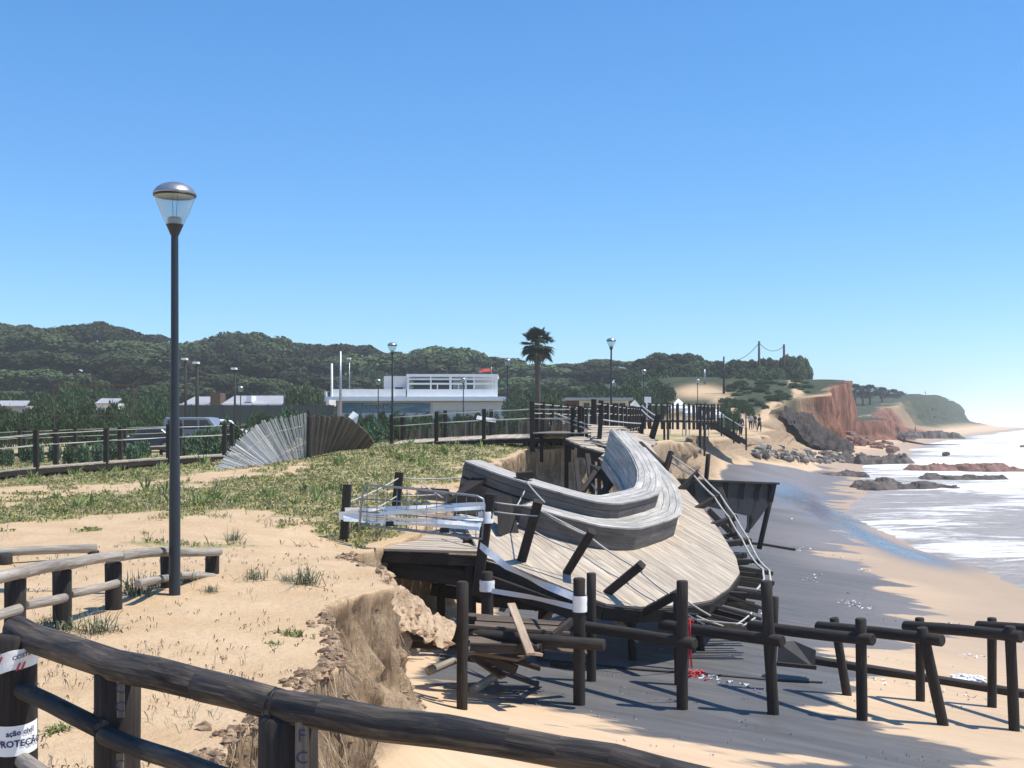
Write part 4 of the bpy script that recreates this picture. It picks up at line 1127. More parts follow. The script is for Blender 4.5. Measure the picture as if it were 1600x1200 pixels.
# dark broken box section
bk_ = thing('dark_board_box', 'dark broken timber panel wedged behind the leaning trestle post', 'panel', P(1245, 1040, 17.2))
mb = MB(); n_ = Vector((-.25, -1, .2))
mb.poly([P(1216, 1004, 17.2), P(1240, 1001, 17.3), P(1275, 1016, 17.2), P(1273, 1045, 17.1), P(1214, 1039, 17.1)][::-1], .22, n_); mb.build('board_face', M['darkblock'], bk_)
mb = MB(); mb.beam(P(1214, 1037, 17.0), P(1275, 1043, 17.0), .06, .06); mb.build('edge_batten', M['joist'], bk_)
# red plastic netting hung on the second trestle post
mb = MB()
c0 = P(1076, 968, 15.2); c1 = P(1078, 1045, 15.3)
for k in range(5):
    x = Vector((random.uniform(-.03, .03), random.uniform(-.03, .03), 0))
    mb.tube([c0 + x, c0.lerp(c1, .3) + x * .5 + Vector((random.uniform(-.02, .02), 0, 0)), c0.lerp(c1, .7) + x, c1 + x * 1.3], .006, 5)
for k in range(15):
    a = random.uniform(0, 6.28); q0 = P(1086, 1057, 15.4) + Vector((random.uniform(-.13, .16), random.uniform(-.1, .1), random.uniform(-.05, .06)))
    mb.tube([q0, q0 + Vector((.07 * math.cos(a), .05 * math.sin(a), .03)), q0 + Vector((.12 * math.cos(a + .7), .06, random.uniform(-.04, .05)))], .011, 5)
mb.tube([P(1075, 968, 15.1), P(1084, 970, 15.1), P(1080, 976, 15.1)], .008, 5)
o = mb.build('netting', M['red'], None, c1); tag(o, 'red plastic netting hanging behind the second full trestle post', 'netting')
mb = MB(); q0 = P(1097, 797, 25.4)
for k in range(8):
    a = random.uniform(0, 6.28); mb.tube([q0, q0 + Vector((.12 * math.cos(a), .1 * math.sin(a), -.04 - .05 * random.random()))], .02, 5)
o = mb.build('netting', M['red'], None, q0); tag(o, 'small scrap of red netting caught on the seaward railing of the platform', 'netting')

# ---------------------------------------------------------------- overhanging wreck seaward of the platform
ow = thing('walkway_wreck', 'dark underside of a wrecked walkway section hanging over the grey sand', 'wreck', (6.8, 33.5, -2.0))
pts = [(1036, 750), (1212, 757), (1211, 766), (1206, 783), (1174, 826), (1166, 833), (1167, 806), (1100, 790), (1040, 772)]
pw = [P(a, b, 30.5 + (a - 1036) / 176 * 3.2) for a, b in pts]
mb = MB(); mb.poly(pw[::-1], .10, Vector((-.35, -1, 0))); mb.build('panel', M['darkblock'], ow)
mb = MB(); mb.beam(pw[0] + Vector((0, .02, .03)), pw[1] + Vector((0, .02, .03)), .30, .06); mb.build('edge_board', M['joist'], ow)
mb = MB(); mb.beam(P(1209, 756, 33.5), P(1203, 784, 33.5), .16, .12, up=(0, 1, 0)); mb.build('edge_board', M['joist'], ow)
for k in range(6):
    t = .1 + k * .15; a = pw[0].lerp(pw[1], t); b = pw[8].lerp(pw[3], t)
    mb = MB(); mb.beam(a + Vector((0, -.09, 0)), b + Vector((0, -.09, 0)), .06, .08, up=(0, 1, 0)); mb.build('joist', M['joist'], ow)
for t, b, Y, w_ in (((1203, 783), (1186, 858), 33.8, .16), ((1176, 805), (1167, 832), 33.0, .13)):
    mb = MB(); mb.log(P(*b, Y), P(*t, Y), w_ / 2, 12); mb.build('leg', M['post'], ow)
mb = MB(); mb.beam(P(1125, 765, 30), P(1150, 838, 29), .14, .2, up=(0, 1, 0)); mb.build('bearer', M['joist'], ow)
mb = MB(); mb.beam(P(1108, 798, 29), P(1160, 850, 28.4), .14, .2, up=(0, 1, 0)); mb.build('bearer', M['joist'], ow)
mb = MB(); mb.log(P(1101, 775, 32), P(1107, 709, 32), .065, 12)
o = mb.build('leaning_post', M['post'], None, P(1101, 775, 32)); tag(o, 'tall lone post standing behind the seaward rail of the platform', 'post')
# ---------------------------------------------------------------- boardwalks
def railing_run(parent, pts, h=.95, spacing=1.75, rods=(.92, .62), pw=.13, rr=.016, m='post', px_posts=None, below=.6):
    """posts at even spacing along a 3D path with two rods between them"""
    P_ = [Vector(p) for p in pts]; L = [0]
    for a, b in zip(P_[:-1], P_[1:]): L.append(L[-1] + (b - a).length)
    def at(s):
        i = min(len(P_) - 2, max(0, int(np.searchsorted(L, s) - 1))); return P_[i].lerp(P_[i + 1], (s - L[i]) / (L[i + 1] - L[i]))
    n = max(1, round(L[-1] / spacing)); tops = []
    for k in range(n + 1):
        p = at(L[-1] * k / n); lean = Vector((random.uniform(-.03, .03), random.uniform(-.03, .03), 0)); mb = MB()
        hh = h * random.uniform(.96, 1.05)
        mb.beam(p - Vector((0, 0, below)), p + lean + Vector((0, 0, hh)), pw, pw, up=(0, 1, 0)); mb.build('post', M[m], parent); tops.append((p, lean))
    for fr in rods:
        for (a, la), (b, lb) in zip(tops[:-1], tops[1:]):
            mb = MB(); rod(mb, a + la * fr + Vector((0, 0, fr * h)), b + lb * fr + Vector((0, 0, fr * h)), rr, .015, 3); mb.build('rail', M['rod'], parent)
    return tops
def walkway(parent, near, width, side, th=.13, wd=.14, piles=2.2, board='board'):
    """deck along a path, fascia boards, piles; side = direction from the near edge to the far one"""
    P_ = [Vector(p) for p in near]; s = Vector(side).normalized() * width
    mb = MB()
    for a, b in zip(P_[:-1], P_[1:]):
        d = b - a; L = d.length; n = max(1, int(L / wd)); d.normalize(); up = d.cross(s).normalized()
        if up.z < 0: up = -up
        for k in range(n):
            q0 = a + d * (L * k / n + .004); q1 = a + d * (L * (k + 1) / n - .004); z = up * random.uniform(-.006, .006)
            top = [q0 + z, q1 + z, q1 + s + z, q0 + s + z]; bot = [p - up * .035 for p in top]
            u = random.random() * 50; UV = [(u, u), (u, u + wd), (u + width, u + wd), (u + width, u)]
            mb.add(top + bot, [[0, 1, 2, 3], [7, 6, 5, 4], [0, 4, 5, 1], [1, 5, 6, 2], [2, 6, 7, 3], [3, 7, 4, 0]], [UV] * 6)
    mb.build('deck', M[board], parent)
    for off in (.03, width - .03):
        mb = MB()
        for a, b in zip(P_[:-1], P_[1:]):
            o_ = s.normalized() * off - Vector((0, 0, .04 + th / 2)); mb.beam(a + o_, b + o_, .05, th)
        mb.build('fascia', M['joist'], parent)
    for off in (.12, width - .12):
        for a, b in zip(P_[:-1], P_[1:]):
            L = (b - a).length; n = max(1, round(L / piles))
            for k in range(n):
                q = a.lerp(b, (k + .5) / n) + s.normalized() * off
                g = gz(q.x, q.y) - .3
                if g < q.z - .2:
                    mb = MB(); mb.beam((q.x, q.y, g), (q.x, q.y, q.z - .06), .13, .13, up=(0, 1, 0)); mb.build('pile', M['joist'], parent)
bw = thing('boardwalk', 'raised wooden boardwalk with wire railings crossing behind the grassy dune', 'boardwalk', (-6, 35, 0))
nearA = [P(-60, 743, 28.5), P(22, 733, 29.5), P(223, 718, 32), P(350, 711, 34)]
nearB = [P(612, 694, 39.5), P(690, 689, 38.6), P(775, 685, 37.8), P(865, 683, 36.8), P(905, 685, 36.2)]
walkway(bw, nearA, 1.9, (-.1, 1, .0)); walkway(bw, [nearA[-1], P(480, 703, 37), nearB[0]], 1.9, (-.1, 1, 0)); walkway(bw, nearB, 1.9, (.1, 1, .055))
railing_run(bw, [p + Vector((0, .08, 0)) for p in nearA], .95, rr=.010)
railing_run(bw, [p + Vector((-.19, 1.8, 0)) for p in nearA], .95, rr=.010)
railing_run(bw, [p + Vector((0, .08, 0)) for p in nearB], 1.0, 1.75)
railing_run(bw, [p + Vector((.19, 1.8, .02)) for p in nearB], 1.0, 1.75)
mb = MB()
for a, b in zip(nearB[:-1], nearB[1:]):
    n_ = int((b - a).length / .085)
    for k in range(n_):
        if random.random() < .12: continue
        q = a.lerp(b, k / n_) + Vector((0, 2.7, 0)); mb.beam(q + Vector((0, 0, -.5)), q + Vector((random.uniform(-.05, .05), 0, random.uniform(.35, .75))), .07, .02, up=(0, 1, 0))
mb.build('wind_screen', M['slatd'], bw)
bw2 = thing('boardwalk', 'farther low boardwalk beyond the first, at the left of the picture', 'boardwalk', (-18, 50, 0))
nearC = [P(-60, 711, 47), P(120, 703, 49), P(268, 696, 52)]
walkway(bw2, nearC, 1.9, (0, 1, 0), wd=.3)
railing_run(bw2, nearC, .95, 2.0, rr=.010)
# walkway climbing away from the platform
bw3 = thing('boardwalk', 'boardwalk with closely seen dark posts leading away behind the platform', 'boardwalk', (4, 45, 1))
rowR = [Vector((2.55, 36, 1.22)), Vector((3.6, 42, 1.22)), Vector((5.2, 51, 1.2)), Vector((7.0, 62, 1.25))]
walkway(bw3, [p + Vector((-1.9, 0, 0)) for p in rowR], 1.9, (1, -.15, 0), wd=.2)
railing_run(bw3, rowR, 1.0, 2.2, pw=.16)
railing_run(bw3, [p + Vector((-1.9, .3, 0)) for p in rowR], 1.0, 2.2, pw=.15)
bw4 = thing('boardwalk', 'distant boardwalk in front of the white tents with a picket-like rail', 'boardwalk', (11, 70, 0))
nearD = [P(1008, 655, 70), P(1080, 656, 71), P(1122, 657, 73)]
walkway(bw4, nearD, 2.0, (0, 1, 0), wd=.4); railing_run(bw4, nearD, 1.0, .38, (.9,), .12)
railing_run(bw4, [p + Vector((0, 2, 0)) for p in nearD], 1.0, .5, (.9,), .12)
sw = thing('wooden_staircase', 'dark wooden steps going down from the distant boardwalk to the sand', 'staircase', (15, 80, 0))
A = P(1108, 658, 76); B = P(1166, 692, 76)
for s in (0, 1.8):
    mb = MB(); mb.beam(A + Vector((0, s, 0)), B + Vector((0, s, 0)), .1, .3); mb.build('stringer', M['post'], sw)
for k in range(11):
    q = A.lerp(B, (k + .5) / 11); mb = MB(); mb.box(q + Vector((0, .9, .15)), (.26, 1.9, .05)); mb.build('tread', M['post'], sw)
railing_run(sw, [A + Vector((0, 0, .1)), B + Vector((0, 0, .1))], .9, 1.0, (.92,), .1, .03)

# ---- twisted boards where the walkway met the platform
jn = thing('broken_walkway', 'buckled pale walkway boards where the boardwalk meets the collapsed platform', 'walkway', (3.3, 34, 1))
def patch_boards(pix, d, wd=.15, name='deck', m='board', sk=0.0):
    p = [P(*q) for q in pix]; A_ = np.array([[v.x, v.y, 1] for v in p]); s_ = np.linalg.lstsq(A_, np.array([v.z for v in p]), rcond=None)[0]
    n_ = Vector((-s_[0], -s_[1], 1)).normalized()
    o_ = [Vector((v.x, v.y, s_[0] * v.x + s_[1] * v.y + s_[2])) for v in p]
    mb = MB(); boards(mb, o_, d, n_, wd, .012, .05, .012, sk, .06); mb.build(name, M[m], jn)
patch_boards([(921, 662, 35.6), (976, 666, 35.4), (984, 675, 34.8), (976, 694, 33.4), (950, 693, 33.4), (921, 686, 34)], Vector((1, .1, -.05)))
patch_boards([(882, 684, 34.6), (921, 683, 34.5), (950, 692, 33.6), (946, 708, 32.6), (915, 698, 33.2)], Vector((1, -.5, -.2)))
patch_boards([(976, 674, 34.4), (992, 672, 34.6), (1026, 690, 33), (1018, 698, 32.4), (996, 704, 31.8), (974, 692, 33)], Vector((1, -.4, -.3)))
for (t, b, Y, wd) in (((940, 640), (934, 701), 34, .13), ((975, 671), (972, 684), 35, .16), ((1029, 648), (1013, 687), 34, .17), ((1005, 652), (1000, 676), 36, .13), ((895, 636), (894, 688), 36.4, .13)):
    mb = MB(); mb.beam(P(*b, Y) - Vector((0, 0, .3)), P(*t, Y), wd, wd, up=(0, 1, 0)); mb.build('post', M['post'], jn)
for a, b in (((866, 645, 36.8), (921, 664, 36)), ((866, 651, 36.8), (921, 671, 36)), ((1003, 634, 38), (1025, 650, 34.2)), ((1003, 641, 38), (1023, 658, 34.2)), ((937, 655, 34), (1003, 662, 36))):
    mb = MB(); rod(mb, P(*a), P(*b), .022, .02); mb.build('rail', M['rod'], jn)
# walls of dark posts and joists exposed under the walkway in the hollow
for (a, b, w_, h_) in (((882, 688, 35.6), (948, 706, 33.4), .06, .25), ((905, 700, 34.5), (985, 722, 31.8), .12, .5), ((918, 712, 33), (925, 765, 30), .14, .14), ((940, 716, 32), (948, 770, 29.5), .12, .12), ((965, 712, 31.5), (985, 770, 28.5), .12, .12), ((1000, 705, 31.5), (1036, 740, 29), .10, .55), ((925, 735, 31), (1000, 765, 28), .12, .3), ((900, 720, 33), (905, 770, 31), .13, .13), ((935, 732, 30.5), (905, 775, 29), .15, .12), ((960, 748, 29), (936, 778, 28), .16, .12)):
    mb = MB(); mb.beam(P(*a), P(*b), w_, h_, jit=.004); mb.build('bearer', M['joist'], jn)
for a, b in (((936, 716, 30.4), (958, 731, 29.6)), ((951, 735, 29.6), (973, 750, 28.6)), ((962, 749, 28.8), (982, 763, 28)), ((925, 756, 29), (933, 768, 28))):
    mb = MB(); mb.beam(P(*a), P(*b), .04, .03); mb.build('batten', M['board'], jn)

# ---- fan-shaped collapsed paling fence
pf = thing('paling_fence', 'collapsed paling fence fanned out like a shell on the dune', 'fence', P(470, 740, 31))
TOPS = [(328, 752), (334, 738), (345, 724), (358, 706), (372, 688), (386, 676), (402, 664), (425, 655), (455, 651), (482, 647)]
BOTS = [(405, 752), (420, 748), (428, 746), (434, 745), (440, 743), (446, 741), (452, 739), (460, 733), (470, 722), (482, 713)]
def inter(L, t):
    x = t * (len(L) - 1); i = min(len(L) - 2, int(x)); f = x - i
    return (L[i][0] * (1 - f) + L[i + 1][0] * f, L[i][1] * (1 - f) + L[i + 1][1] * f)
def slat_fan(TO, BO, n, Y0, Y1, m, name, wd=.045):
    mb = MB()
    for k in range(n):
        t = (k + random.uniform(-.25, .25)) / (n - 1); t = min(1, max(0, t))
        a = inter(TO, t); b = inter(BO, t); Y = Y0 + (Y1 - Y0) * t
        e = random.uniform(-.03, .05)
        T = P(a[0], a[1], Y - .25); B = P(b[0], b[1], Y); mb.beam(B, T + (T - B) * e, wd * random.uniform(.8, 1.1), .018, up=(0, -1, .2), roll=random.uniform(-.25, .25))
    return mb.build(name, M[m], pf)
slat_fan(TOPS, BOTS, 74, 30.3, 32.8, 'slat', 'palings', .038)
slat_fan([(484, 651), (510, 650), (535, 653), (556, 661), (572, 674), (584, 690)], [(484, 713), (500, 710), (512, 707), (528, 704), (550, 702), (575, 700)], 60, 32.8, 34.5, 'slatd', 'palings', .07)
mb = MB(); mb.log(P(482, 735, 32.6), P(484, 641, 32.6), .075, 12); mb.build('post', M['post'], pf)
for f in (.35, .75):
    mb = MB(); mb.tube([P(*(Vector(inter(BOTS, t)).lerp(Vector(inter(TOPS, t)), f)), 30.1 + 2.5 * t) for t in np.linspace(0, 1, 14)], .005, 5); mb.build('wire', M['steel'], pf)
h = hit(328, 752, 15)
# ---- scraps of white cloth caught on the railing
ribbon([P(548, 647, 38.6), P(556, 652, 38.5), P(557, 664, 38.4)], .26, 'cloth_scrap', 'pale cloth scrap hanging on the boardwalk rail beside the paling fence', seg=3, m='whitecloth', group='pale scraps caught on the boardwalk rail', dots=False)
ribbon([P(745, 652, 38.2), P(760, 655, 38.1), P(775, 657, 38)], .14, 'cloth_scrap', 'pale plastic strip caught on the boardwalk rail below the restaurant', seg=3, m='whitecloth', group='pale scraps caught on the boardwalk rail', dots=False)
# ---------------------------------------------------------------- beach restaurant
S_ = 140.0
def zz(y, Y=S_): return CZ - (y - 655) / F * Y
def xx(x, Y=S_): return (x - 800) / F * Y
rest = thing('beach_restaurant', 'white flat-roofed beach restaurant with a framed upper terrace and blue painted front', 'restaurant', (xx(650), S_ + 5, 1.0))
def slab(parent, name, m, x0, x1, y0, y1, Y0, Y1, Yp=S_):
    mb = MB(); mb.box(((xx(x0, Yp) + xx(x1, Yp)) / 2, (Y0 + Y1) / 2, (zz(y0, Yp) + zz(y1, Yp)) / 2), (xx(x1, Yp) - xx(x0, Yp), Y1 - Y0, zz(y0, Yp) - zz(y1, Yp)))
    return mb.build(name, M[m], parent)
M['mural'] = None
def mural():
    t = NT('blue_painted_front')
    v = t.coord('Object', (.12, 1, .8)); n = t.noise(v, 1.5, 4, .6, .8)
    c = t.ramp(n, [(.3, (.035, .13, .25)), (.5, (.09, .24, .36)), (.62, (.24, .36, .42)), (.8, (.13, .13, .15))])
    return t.fin(c, .5, .3)
M['mural'] = mural()
slab(rest, 'wall', 'offwhite', 526, 785, 627, 668, S_ + .5, S_ + 11)
slab(rest, 'painted_front', 'mural', 530, 672, 629, 645, S_ + .44, S_ + .497)
slab(rest, 'side_wall', 'white', 676, 784, 628.5, 641, S_ + .38, S_ + .49)
slab(rest, 'canopy', 'white', 512, 789, 620, 626.6, S_ - 1.4, S_ + 11.3)
mb = MB(); mb.poly([Vector((xx(789), S_ - 1.4, zz(620))), Vector((xx(795), S_ - 1.4, zz(625))), Vector((xx(789), S_ - 1.4, zz(626.6)))][::-1], 8, (0, -1, 0)); mb.build('canopy_end', M['white'], rest)
slab(rest, 'parapet', 'offwhite', 520, 634, 608, 619.7, S_ + .1, S_ + .5)
slab(rest, 'pillar', 'white', 508.5, 512, 612, 634, S_ - .8, S_ - .4)
slab(rest, 'stair_block', 'offwhite', 598, 634.8, 587, 607.8, S_ + 1.2, S_ + 7)
slab(rest, 'window', 'glassdark', 616, 628, 604.5, 607.7, S_ + 1.12, S_ + 1.19)
# upper terrace frame
slab(rest, 'terrace_wall', 'white', 636, 777.5, 608.2, 619.8, S_, S_ + .3)
slab(rest, 'roof_edge', 'white', 635, 778, 584.5, 588.6, S_ - .1, S_ + 9)
for a, b in ((636, 639.3), (672, 674.2), (702, 705.5), (727, 729), (740, 742), (769, 770.5), (774, 777.5)):
    slab(rest, 'column', 'white', a, b, 588.7, 608.1, S_ + .02, S_ + .28)
for a, b in ((682.5, 684.3), (716, 717.2)):
    slab(rest, 'mullion', 'white', a, b, 600, 608.1, S_ + .03, S_ + .2)
for y0, y1 in ((591.3, 593.7), (598.2, 601)):
    slab(rest, 'rail_beam', 'white', 636.2, 777.3, y0, y1, S_ + .04, S_ + .22)
slab(rest, 'terrace_back', 'offwhite', 706, 776, 589, 608.1, S_ + 3, S_ + 3.2)
slab(rest, 'terrace_back', 'glassdark', 640, 704, 589, 608, S_ + 5.2, S_ + 5.4)
slab(rest, 'glazing', 'glassdark', 729, 739, 593.9, 608.0, S_ + .16, S_ + .19)
mb = MB(); mb.lathe(P(518.5, 620, S_ - 1), [(.17, -.4), (.15, 0), (.12, 4.0), (0, 4.05)], 12); mb.build('white_mast', M['white'], rest)
for wd_, wx in (('Festa', 576), ('do', 593), ('Mar', 607)):
    me = text_mesh(wd_, .95, M['ink'], 'sign_word'); so = bpy.data.objects.new('sign_word', me); link(so, rest)
    so.location = Vector((xx(wx), S_ + .42, zz(634.5))) - rest.location; so.rotation_euler = (R(90), 0, 0)
mb = MB(); q = [P(748, 580, S_ + 4), P(754, 576.5, S_ + 4), P(761, 576, S_ + 4.2), P(768, 576, S_ + 4), P(767, 581, S_ + 4), P(757, 581, S_ + 3.9), P(750, 583, S_ + 4)]
mb.poly(q, .06, (0, -1, 0)); fl = mb.build('flag', M['flag'], None, q[3]); tag(fl, 'red flag flying over the right end of the restaurant terrace', 'flag')
mb = MB(); mb.tube([P(768, 590, S_ + 4), P(768, 573, S_ + 4)], .05, 6); mb.build('flagpole', M['steel'], fl)

# ---- long low buildings left of it
B1 = 128.0
lb = thing('beach_hall', 'long low building with grey sheet roofs left of the restaurant', 'building', (xx(400, B1), B1 + 4, 1))
def lroof(x0, x1, y0, y1, Y, m='greyroof', dep=6, name='roof'):
    mb = MB(); a = P(x0, y1, Y); b = P(x1, y1, Y); c = P(x1, y1, Y) + Vector((0, dep, (y1 - y0) / F * Y)); d = P(x0, y1, Y) + Vector((0, dep, (y1 - y0) / F * Y))
    mb.poly([a, b, c, d], .12, Vector((0, -.4, 1))); return mb.build(name, M[m], lb)
lroof(281, 330, 618, 632, B1); lroof(346, 452, 616.5, 631, B1); 
for x0, x1 in ((281, 330), (346, 452)):
    slab(lb, 'gutter', 'white', x0, x1, 630.8, 633.4, B1 - .25, B1 - .1, B1)
slab(lb, 'wall', 'offwhite', 455, 512, 624, 634, B1 + 1, B1 + 6, B1)
slab(lb, 'wall', 'offwhite', 270, 455, 633.5, 660, B1 + .4, B1 + 6, B1)
slab(lb, 'chimney_stack', 'brick', 330, 345.5, 614, 642, B1 - .4, B1 + 2, B1)
slab(lb, 'dormer', 'white', 383, 391, 618, 628, B1 + .6, B1 + 3, B1)
hb = thing('hoarding', 'dark green hoarding in front of the long low building', 'hoarding', (xx(390, 120), 120, 1))
slab(hb, 'panels', 'greenwall', 245, 522, 633, 662, 120, 120.2, 120)
for i in range(12):
    slab(hb, 'hoarding_post', 'lamp_metal', 250 + i * 24, 252 + i * 24, 632, 662, 119.85, 119.98, 120)
h2 = thing('cottage', 'low cottage with pale roof at the left edge among the shrubs', 'cottage', (xx(10, 110), 112, .5))
slab(h2, 'wall', 'greyroof', -40, 36, 634, 660, 110, 116, 110)
mb = MB(); a = P(-42, 634, 109.6); b = P(40, 634, 109.6)
mb.poly([a, b, b + Vector((-1, 3.4, .55)), a + Vector((1, 3.4, .55))], .1, (0, -.3, 1)); mb.build('roof', M['greyroof'], h2)
h3 = thing('cottage', 'small pale gabled hut roof showing between shrubs inside the thin rusty frame', 'cottage', (xx(166, 112), 112, .5))
slab(h3, 'wall', 'offwhite', 150, 178, 630, 655, 112, 115, 112)
mb = MB(); a = P(148, 630, 111.7); b = P(180, 630, 111.7)
mb.poly([a, b, b + Vector((0, 1.8, .5)), a + Vector((0, 1.8, .5))], .1, (0, -.3, 1)); mb.build('roof', M['greyroof'], h3)

# thin rusty frame
M['rust'] = plain('rusty_orange_frame', (.16, .09, .045), .8, 0, .3)
fr = thing('metal_frame', 'thin rusty rectangular frame standing among the shrubs at the left', 'frame', (xx(146, 70), 70, .3))
for a, b in (((83, 602), (209, 602)), ((209, 602), (209, 650)), ((209, 650), (83, 650)), ((83, 650), (83, 602))):
    mb = MB(); mb.beam(P(*a, 70), P(*b, 70), .05, .05, up=(0, 1, 0)); mb.build('frame_bar', M['rust'], fr)
for px in (84, 208):
    mb = MB(); mb.beam((xx(px, 70), 70.05, gz(xx(px, 70), 70) - .2), P(px, 649, 70) + Vector((0, .05, 0)), .06, .06, up=(0, 1, 0)); mb.build('frame_leg', M['rust'], fr)

# ---- vehicles behind the boardwalk
M['vanpaint'] = plain('grey_van_paint', (.24, .26, .29), .3, .2, .05); M['tyre'] = plain('black_tyre', (.02, .02, .02), .8); M['carwhite'] = plain('white_car_paint', (.7, .71, .72), .3, 0, .03); M['carblue'] = plain('dark_blue_car_paint', (.03, .045, .07), .3, 0, .05)
def vehicle(label, cat, name, px, ybase, Y, L, H, W, paint, prof, wins, flip=1):
    c = P(px, ybase, Y); c.z = min(c.z, gz(c.x, Y)); t = thing(name, label, cat, c)
    mb = MB(); k = len(prof)
    vs = []
    for s, ins in ((-W / 2, 0), (-W / 2 + .06, 0), (W / 2 - .06, 0), (W / 2, 0)):
        e = .05 if abs(s) == W / 2 else 0
        for (a, b) in prof: vs.append(c + Vector((flip * (a - .5) * (L - 2 * e), s, .25 + b * (H - .25) - (e if b > .5 else 0))))
    fs = [list(range(k)), [3 * k + i for i in range(k)][::-1]]
    for j in range(3):
        for i in range(k): fs.append([j * k + i, j * k + (i + 1) % k, (j + 1) * k + (i + 1) % k, (j + 1) * k + i][::-1])
    mb.add(vs, fs); mb.build('body', M[paint], t)
    for w_ in wins:
        mb = MB(); pts = [c + Vector((flip * (a - .5) * L, -W / 2 - .012, .25 + b * (H - .25))) for a, b in w_]
        mb.poly(pts, .02, (0, -1, 0)); mb.build('window', M['glassdark'], t)
    for a in (.18, .81):
        for s in (-1, 1):
            mb = MB(); q = c + Vector((flip * (a - .5) * L, s * (W / 2 - .1), .31)); mb.tube([q + Vector((0, -.12, 0)), q + Vector((0, .12, 0))], .31, 20, smooth=False); wh = mb.build('wheel', M['tyre'], t)
            mb = MB(); mb.tube([q + Vector((0, -.13 * (1 if s < 0 else -1), 0)), q + Vector((0, -.10 * (1 if s < 0 else -1), 0))], .18, 16, smooth=False); r_ = mb.build('rim', M['steel'], wh, t.location)
    mb = MB(); mb.box(c + Vector((flip * .492 * L, -W / 2 + .25, .75)), (.06, .25, .14)); mb.build('headlight', M['whitecloth'], t)
    mb = MB(); mb.box(c + Vector((flip * .492 * L, W / 2 - .25, .75)), (.06, .25, .14)); mb.build('headlight', M['whitecloth'], t)
    return t
vehicle('grey van parked beyond the boardwalk just right of the tall lamp', 'van', 'parked_van', 316, 702, 62, 3.6, 1.75, 1.9, 'vanpaint',
        [(0, 0), (1, 0), (1, .42), (.97, .5), (.80, .60), (.68, .97), (.6, 1), (.03, 1), (0, .9)],
        [[(.53, .58), (.72, .58), (.64, .90), (.53, .90)], [(.30, .58), (.50, .58), (.50, .90), (.30, .90)], [(.06, .58), (.27, .58), (.27, .9), (.06, .9)]])
CARP = [(0, .1), (1, .1), (1, .42), (.94, .52), (.74, .60), (.62, .95), (.5, 1), (.25, .98), (.08, .62), (0, .55)]
CARW = [[(.52, .62), (.70, .62), (.61, .9), (.52, .92)], [(.18, .64), (.49, .62), (.49, .92), (.28, .9)]]
vehicle('white car parked behind the grey van beside the leafy bushes', 'car', 'parked_car', 345, 700, 70, 3.9, 1.75, 1.7, 'carwhite', CARP, CARW)
vehicle('dark car parked beyond the far boardwalk just left of the tall lamp', 'car', 'parked_car', 238, 703, 58, 2.9, 1.2, 1.7, 'carblue', CARP, CARW, -1)

# ---- white tents, canopies and signs near the stairs
def tent(px, yap, w_, yb, Y, lab):
    c = P(px, yb, Y); g = min(gz(c.x, Y), c.z - 1.0); t = thing('canopy_tent', lab, 'tent', (c.x, Y, g), group='white tents near the far boardwalk')
    hw = w_ / 2 / F * Y; ap = P(px, yap, Y); ap.y = Y + hw
    cs = [Vector((c.x + a * hw, Y + hw + b * hw, c.z)) for a, b in ((-1, -1), (1, -1), (1, 1), (-1, 1))]
    mb = MB(); mb.add(cs + [ap], [[0, 1, 4], [1, 2, 4], [2, 3, 4], [3, 0, 4]])
    dn = [p - Vector((0, 0, .25)) for p in cs]
    mb.add(cs + dn, [[0, 4, 5, 1], [1, 5, 6, 2], [2, 6, 7, 3], [3, 7, 4, 0]]); mb.build('canopy', M['whitecloth'], t)
    for p in cs:
        mb = MB(); mb.beam((p.x, p.y, g), (p.x, p.y, p.z - .02), .06, .06, up=(0, 1, 0)); mb.build('pole', M['steel'], t)
tent(1062, 622, 30, 638, 104, 'tallest white pointed tent left of the other two')
tent(1086, 631, 30, 645, 98, 'middle white tent partly behind a small street lamp')
tent(1119, 638, 24, 648, 96, 'small separate white tent at the right by the green bank')
mb = MB(); mb.beam(P(1012, 637, 95), P(1012, 620, 95), .55, .08, up=(0, -1, 0)); o = mb.build('sign_board', M['white'], None, P(1012, 640, 95)); tag(o, 'white upright sign board left of the tents', 'sign')
mb = MB(); mb.beam(P(1012, 665, 95.1), P(1012, 637, 95.1), .1, .1, up=(0, -1, 0)); mb.build('post', M['steel'], o)
kiosk = thing('beach_kiosk', 'low brown and white kiosk seen through the walkway posts', 'kiosk', P(945, 665, 90))
slab(kiosk, 'roof', 'greyroof', 882, 985, 622, 626, 88, 94, 90); slab(kiosk, 'wall', 'brick', 886, 905, 626.1, 668, 90, 93, 90); slab(kiosk, 'wall', 'offwhite', 905.1, 982, 626.1, 668, 90, 93, 90)
for k in range(5): slab(kiosk, 'window', 'glassdark', 912 + k * 14, 921 + k * 14, 630, 645, 89.93, 89.98, 90)
mb = MB(); c = P(993, 640, 80)
mb.add([P(985, 632, 80), P(992, 625, 80.5), P(1002, 636, 80), P(1000, 641, 81), P(988, 641, 80)], [[0, 1, 2, 3, 4]]); mb.poly([P(985, 632, 80), P(988, 641, 80), P(1000, 641, 80.6), P(1002, 636, 80), P(992, 625, 80.5)], .3, (0, -1, 0))
o = mb.build('beach_umbrella', M['whitecloth'], None, c); tag(o, 'white folded beach umbrella right of the lamp above the broken walkway', 'umbrella')
mb = MB(); mb.tube([P(993, 668, 80.2), P(993, 640, 80.2)], .04, 6); mb.build('pole', M['steel'], o)

